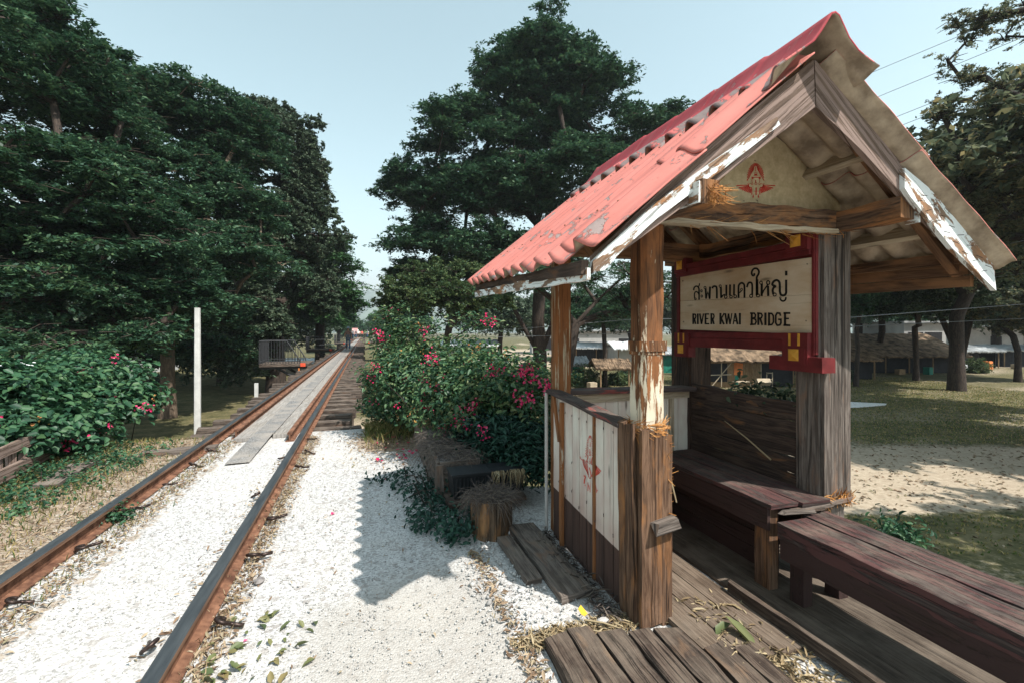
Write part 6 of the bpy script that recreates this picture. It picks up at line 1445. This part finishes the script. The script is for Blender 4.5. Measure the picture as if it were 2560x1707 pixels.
# ================================================================== PEOPLE
def skin(name, pts, edges, rads, mat, parent, sub=2, root=0):
    me = bpy.data.meshes.new(name); ofs = offs(parent) if parent else Vector((0, 0, 0))
    me.from_pydata([tuple(Vector(p)) for p in pts], edges, []); me.materials.append(mat); o = bpy.data.objects.new(name, me); COL.objects.link(o)
    sk = o.modifiers.new('Skin', 'SKIN'); sv = me.skin_vertices[0].data if me.skin_vertices else None
    if sv is None: me.skin_vertices.new() if hasattr(me.skin_vertices, 'new') else None; sv = me.skin_vertices[0].data
    for i, r in enumerate(rads): sv[i].radius = (r, r) if not hasattr(r, '__len__') else r
    sv[root].use_root = True
    ss = o.modifiers.new('Sub', 'SUBSURF'); ss.levels = sub; ss.render_levels = sub
    dg = bpy.context.evaluated_depsgraph_get(); nm = bpy.data.meshes.new_from_object(o.evaluated_get(dg)); 
    o2 = bpy.data.objects.new(name, nm); nm.name = name; nm.materials.clear(); nm.materials.append(mat); nm.polygons.foreach_set('use_smooth', [True]*len(nm.polygons))
    bpy.data.objects.remove(o); COL.objects.link(o2); o2.parent = parent; return o2
def pm(name, c): return flat(name, c, .15, 8, .8, 0, 0)
SKINM = pm('tan_skin', (.36, .20, .13)); JEAN = pm('blue_denim', (.05, .09, .15)); HAIR = pm('dark_hair', (.012, .010, .010))
def person(label, loc, top=(.3, .2, .14), legs=JEAN, hat=None, rot=0, walk=.14, group=None, hair=True, apron=None):
    t = thing('person', label, 'person', (0, 0, 0), group); w = walk
    J = [(0, 0, .93), (0, 0, 1.10), (0, .01, 1.30), (0, 0, 1.45), (0, -.01, 1.52), (0, -.02, 1.62), (0, -.01, 1.71),
         (.10, 0, .90), (.11, -w*.8, .50), (.11, -w*1.0, .08), (.11, -w*1.0-.13, .04), (-.10, 0, .90), (-.11, w*.4, .50), (-.11, w*1.3, .09), (-.11, w*1.3-.12, .05),
         (.17, 0, 1.41), (.24, .06, 1.14), (.25, .0, .90), (.25, -.03, .82), (-.17, 0, 1.41), (-.24, -.05, 1.14), (-.25, -.12, .91), (-.25, -.14, .83)]
    E = [(0, 1), (1, 2), (2, 3), (3, 4), (4, 5), (5, 6), (0, 7), (7, 8), (8, 9), (9, 10), (0, 11), (11, 12), (12, 13), (13, 14), (2, 15), (15, 16), (16, 17), (17, 18), (2, 19), (19, 20), (20, 21), (21, 22)]
    Rr = [.12, .11, .125, .055, .05, .095, .07, .085, .06, .04, .035, .085, .06, .04, .035, .06, .042, .032, .03, .06, .042, .032, .03]
    body = skin('body', J, E, Rr, SKINM, t)
    skin('shirt', [(0, 0, .95), (0, 0, 1.10), (0, .01, 1.30), (0, 0, 1.43), (.17, 0, 1.40), (.21, .03, 1.26), (-.17, 0, 1.40), (-.21, -.02, 1.26)], [(0, 1), (1, 2), (2, 3), (2, 4), (4, 5), (2, 6), (6, 7)], [.14, .13, .145, .07, .075, .06, .075, .06], pm('shirt_cloth', top), t)
    skin('trousers', [(0, 0, .94), (.10, 0, .88), (.11, -w*.8, .50), (.11, -w*1.0, .13), (-.10, 0, .88), (-.11, w*.4, .50), (-.11, w*1.3, .14)], [(0, 1), (1, 2), (2, 3), (0, 4), (4, 5), (5, 6)], [.135, .10, .075, .06, .10, .075, .06], legs, t)
    if hair: skin('hair', [(0, .02, 1.69), (0, .06, 1.60), (0, .07, 1.48)], [(0, 1), (1, 2)], [.105, .10, .06], HAIR, t)
    if hat:
        b = MB(); b.off = (0, 0); prof = [(.19, 1.655), (.19, 1.665), (.11, 1.69), (.10, 1.77), (.06, 1.80), (.01, 1.805)] if hat[0] == 'brim' else [(.24, 1.64), (.23, 1.655), (.12, 1.75), (.01, 1.83)]
        b.quadstrip([[Vector((r*math.cos(a*math.pi/6), r*math.sin(a*math.pi/6), z)) for a in range(12)] for r, z in prof], [z for r, z in prof]); b.build('hat', pm('hat_cloth', hat[1]), t, True)
    # face
    b = MB(); b.tube([(0, -.105, 1.63), (0, -.125, 1.60), (0, -.108, 1.59)], [.008, .014, .010], 5); b.build('nose', SKINM, body)
    t.location = loc; t.rotation_euler = (0, 0, rot); return t
p0 = PZ(873, 875, .045)
per1 = person('nearest person, in grey hat, brown top and jeans, walking toward the viewer between the rails', (-1.22, p0.y, .045), (.20, .12, .10), JEAN, ('brim', (.20, .25, .29)))
b = MB(); b.plank((0, -.15, .92), (0, -.155, 1.18), .22, .05, side=(1, 0, 0)); o = b.build('front_bag', pm('grey_cloth', (.10, .12, .15)), None); o.parent = per1
crowd = [(895, 95, (.75, .75, .74), ('cone', (.8, .8, .78)), 'person in white with a white cone hat at the middle of the far crowd'),
 (882, 88, (.55, .60, .62), ('brim', (.75, .78, .8)), 'person in pale grey with light hat just right of the walking person'),
 (905, 92, (.75, .12, .10), None, 'person in red and white on the right rail side of the far crowd'),
 (888, 104, (.72, .70, .70), None, 'person in white top behind the white hatted one'),
 (912, 102, (.06, .07, .09), None, 'person in dark clothes right of the crowd centre'),
 (918, 96, (.10, .12, .15), ('brim', (.2, .2, .22)), 'person in dark jacket and dark hat right of centre in the crowd'),
 (925, 98, (.78, .76, .72), None, 'person in cream shirt at the right of the far crowd'),
 (932, 106, (.12, .25, .30), None, 'person in teal shirt far right of the crowd'),
 (899, 108, (.80, .55, .52), None, 'person in pink shirt farthest back in the crowd'),
 (890, 98, (.06, .06, .07), None, 'person in black in front of the white and red banner')]
for i, (u, d, tc, ht, lab) in enumerate(crowd):
    q = PD(u, V0, d); person(lab, (max(-2.2, min(.6, q.x)), q.y, .045), tc, JEAN if i % 2 else pm('dark_trousers', (.03, .03, .035)), ht, random.uniform(-.6, .6), random.uniform(.03, .14), 'people on the far bridge')
q = PD(888, 834, 99); b = MB(); b.box((q.x-.65, q.y, .9), (q.x+.55, q.y+.04, 2.25)); b.box((q.x-.65, q.y, 0), (q.x-.6, q.y+.04, .898)); b.box((q.x+.5, q.y, 0), (q.x+.55, q.y+.04, .898))
o = b.build('notice_board', flat('white_and_pink_board', (.72, .60, .60), .25, 1.5, .7, c2=(.80, .30, .28))); tag(o, 'white and pinkish notice board standing left of the far crowd', 'board')

# ================================================================== AIR
m = bpy.data.materials.new('thin_haze'); m.use_nodes = True; n = m.node_tree; n.nodes.clear(); o_ = n.nodes.new('ShaderNodeOutputMaterial'); v = n.nodes.new('ShaderNodeVolumePrincipled')
v.inputs['Color'].default_value = (.86, .93, 1, 1); v.inputs['Density'].default_value = HAZE; v.inputs['Anisotropy'].default_value = .2; n.links.new(v.outputs[0], o_.inputs['Volume'])
b = MB(); b.box((-4700, -1700, -4), (4700, 4700, 320)); o = b.build('haze', m); tag(o, kind='stuff')
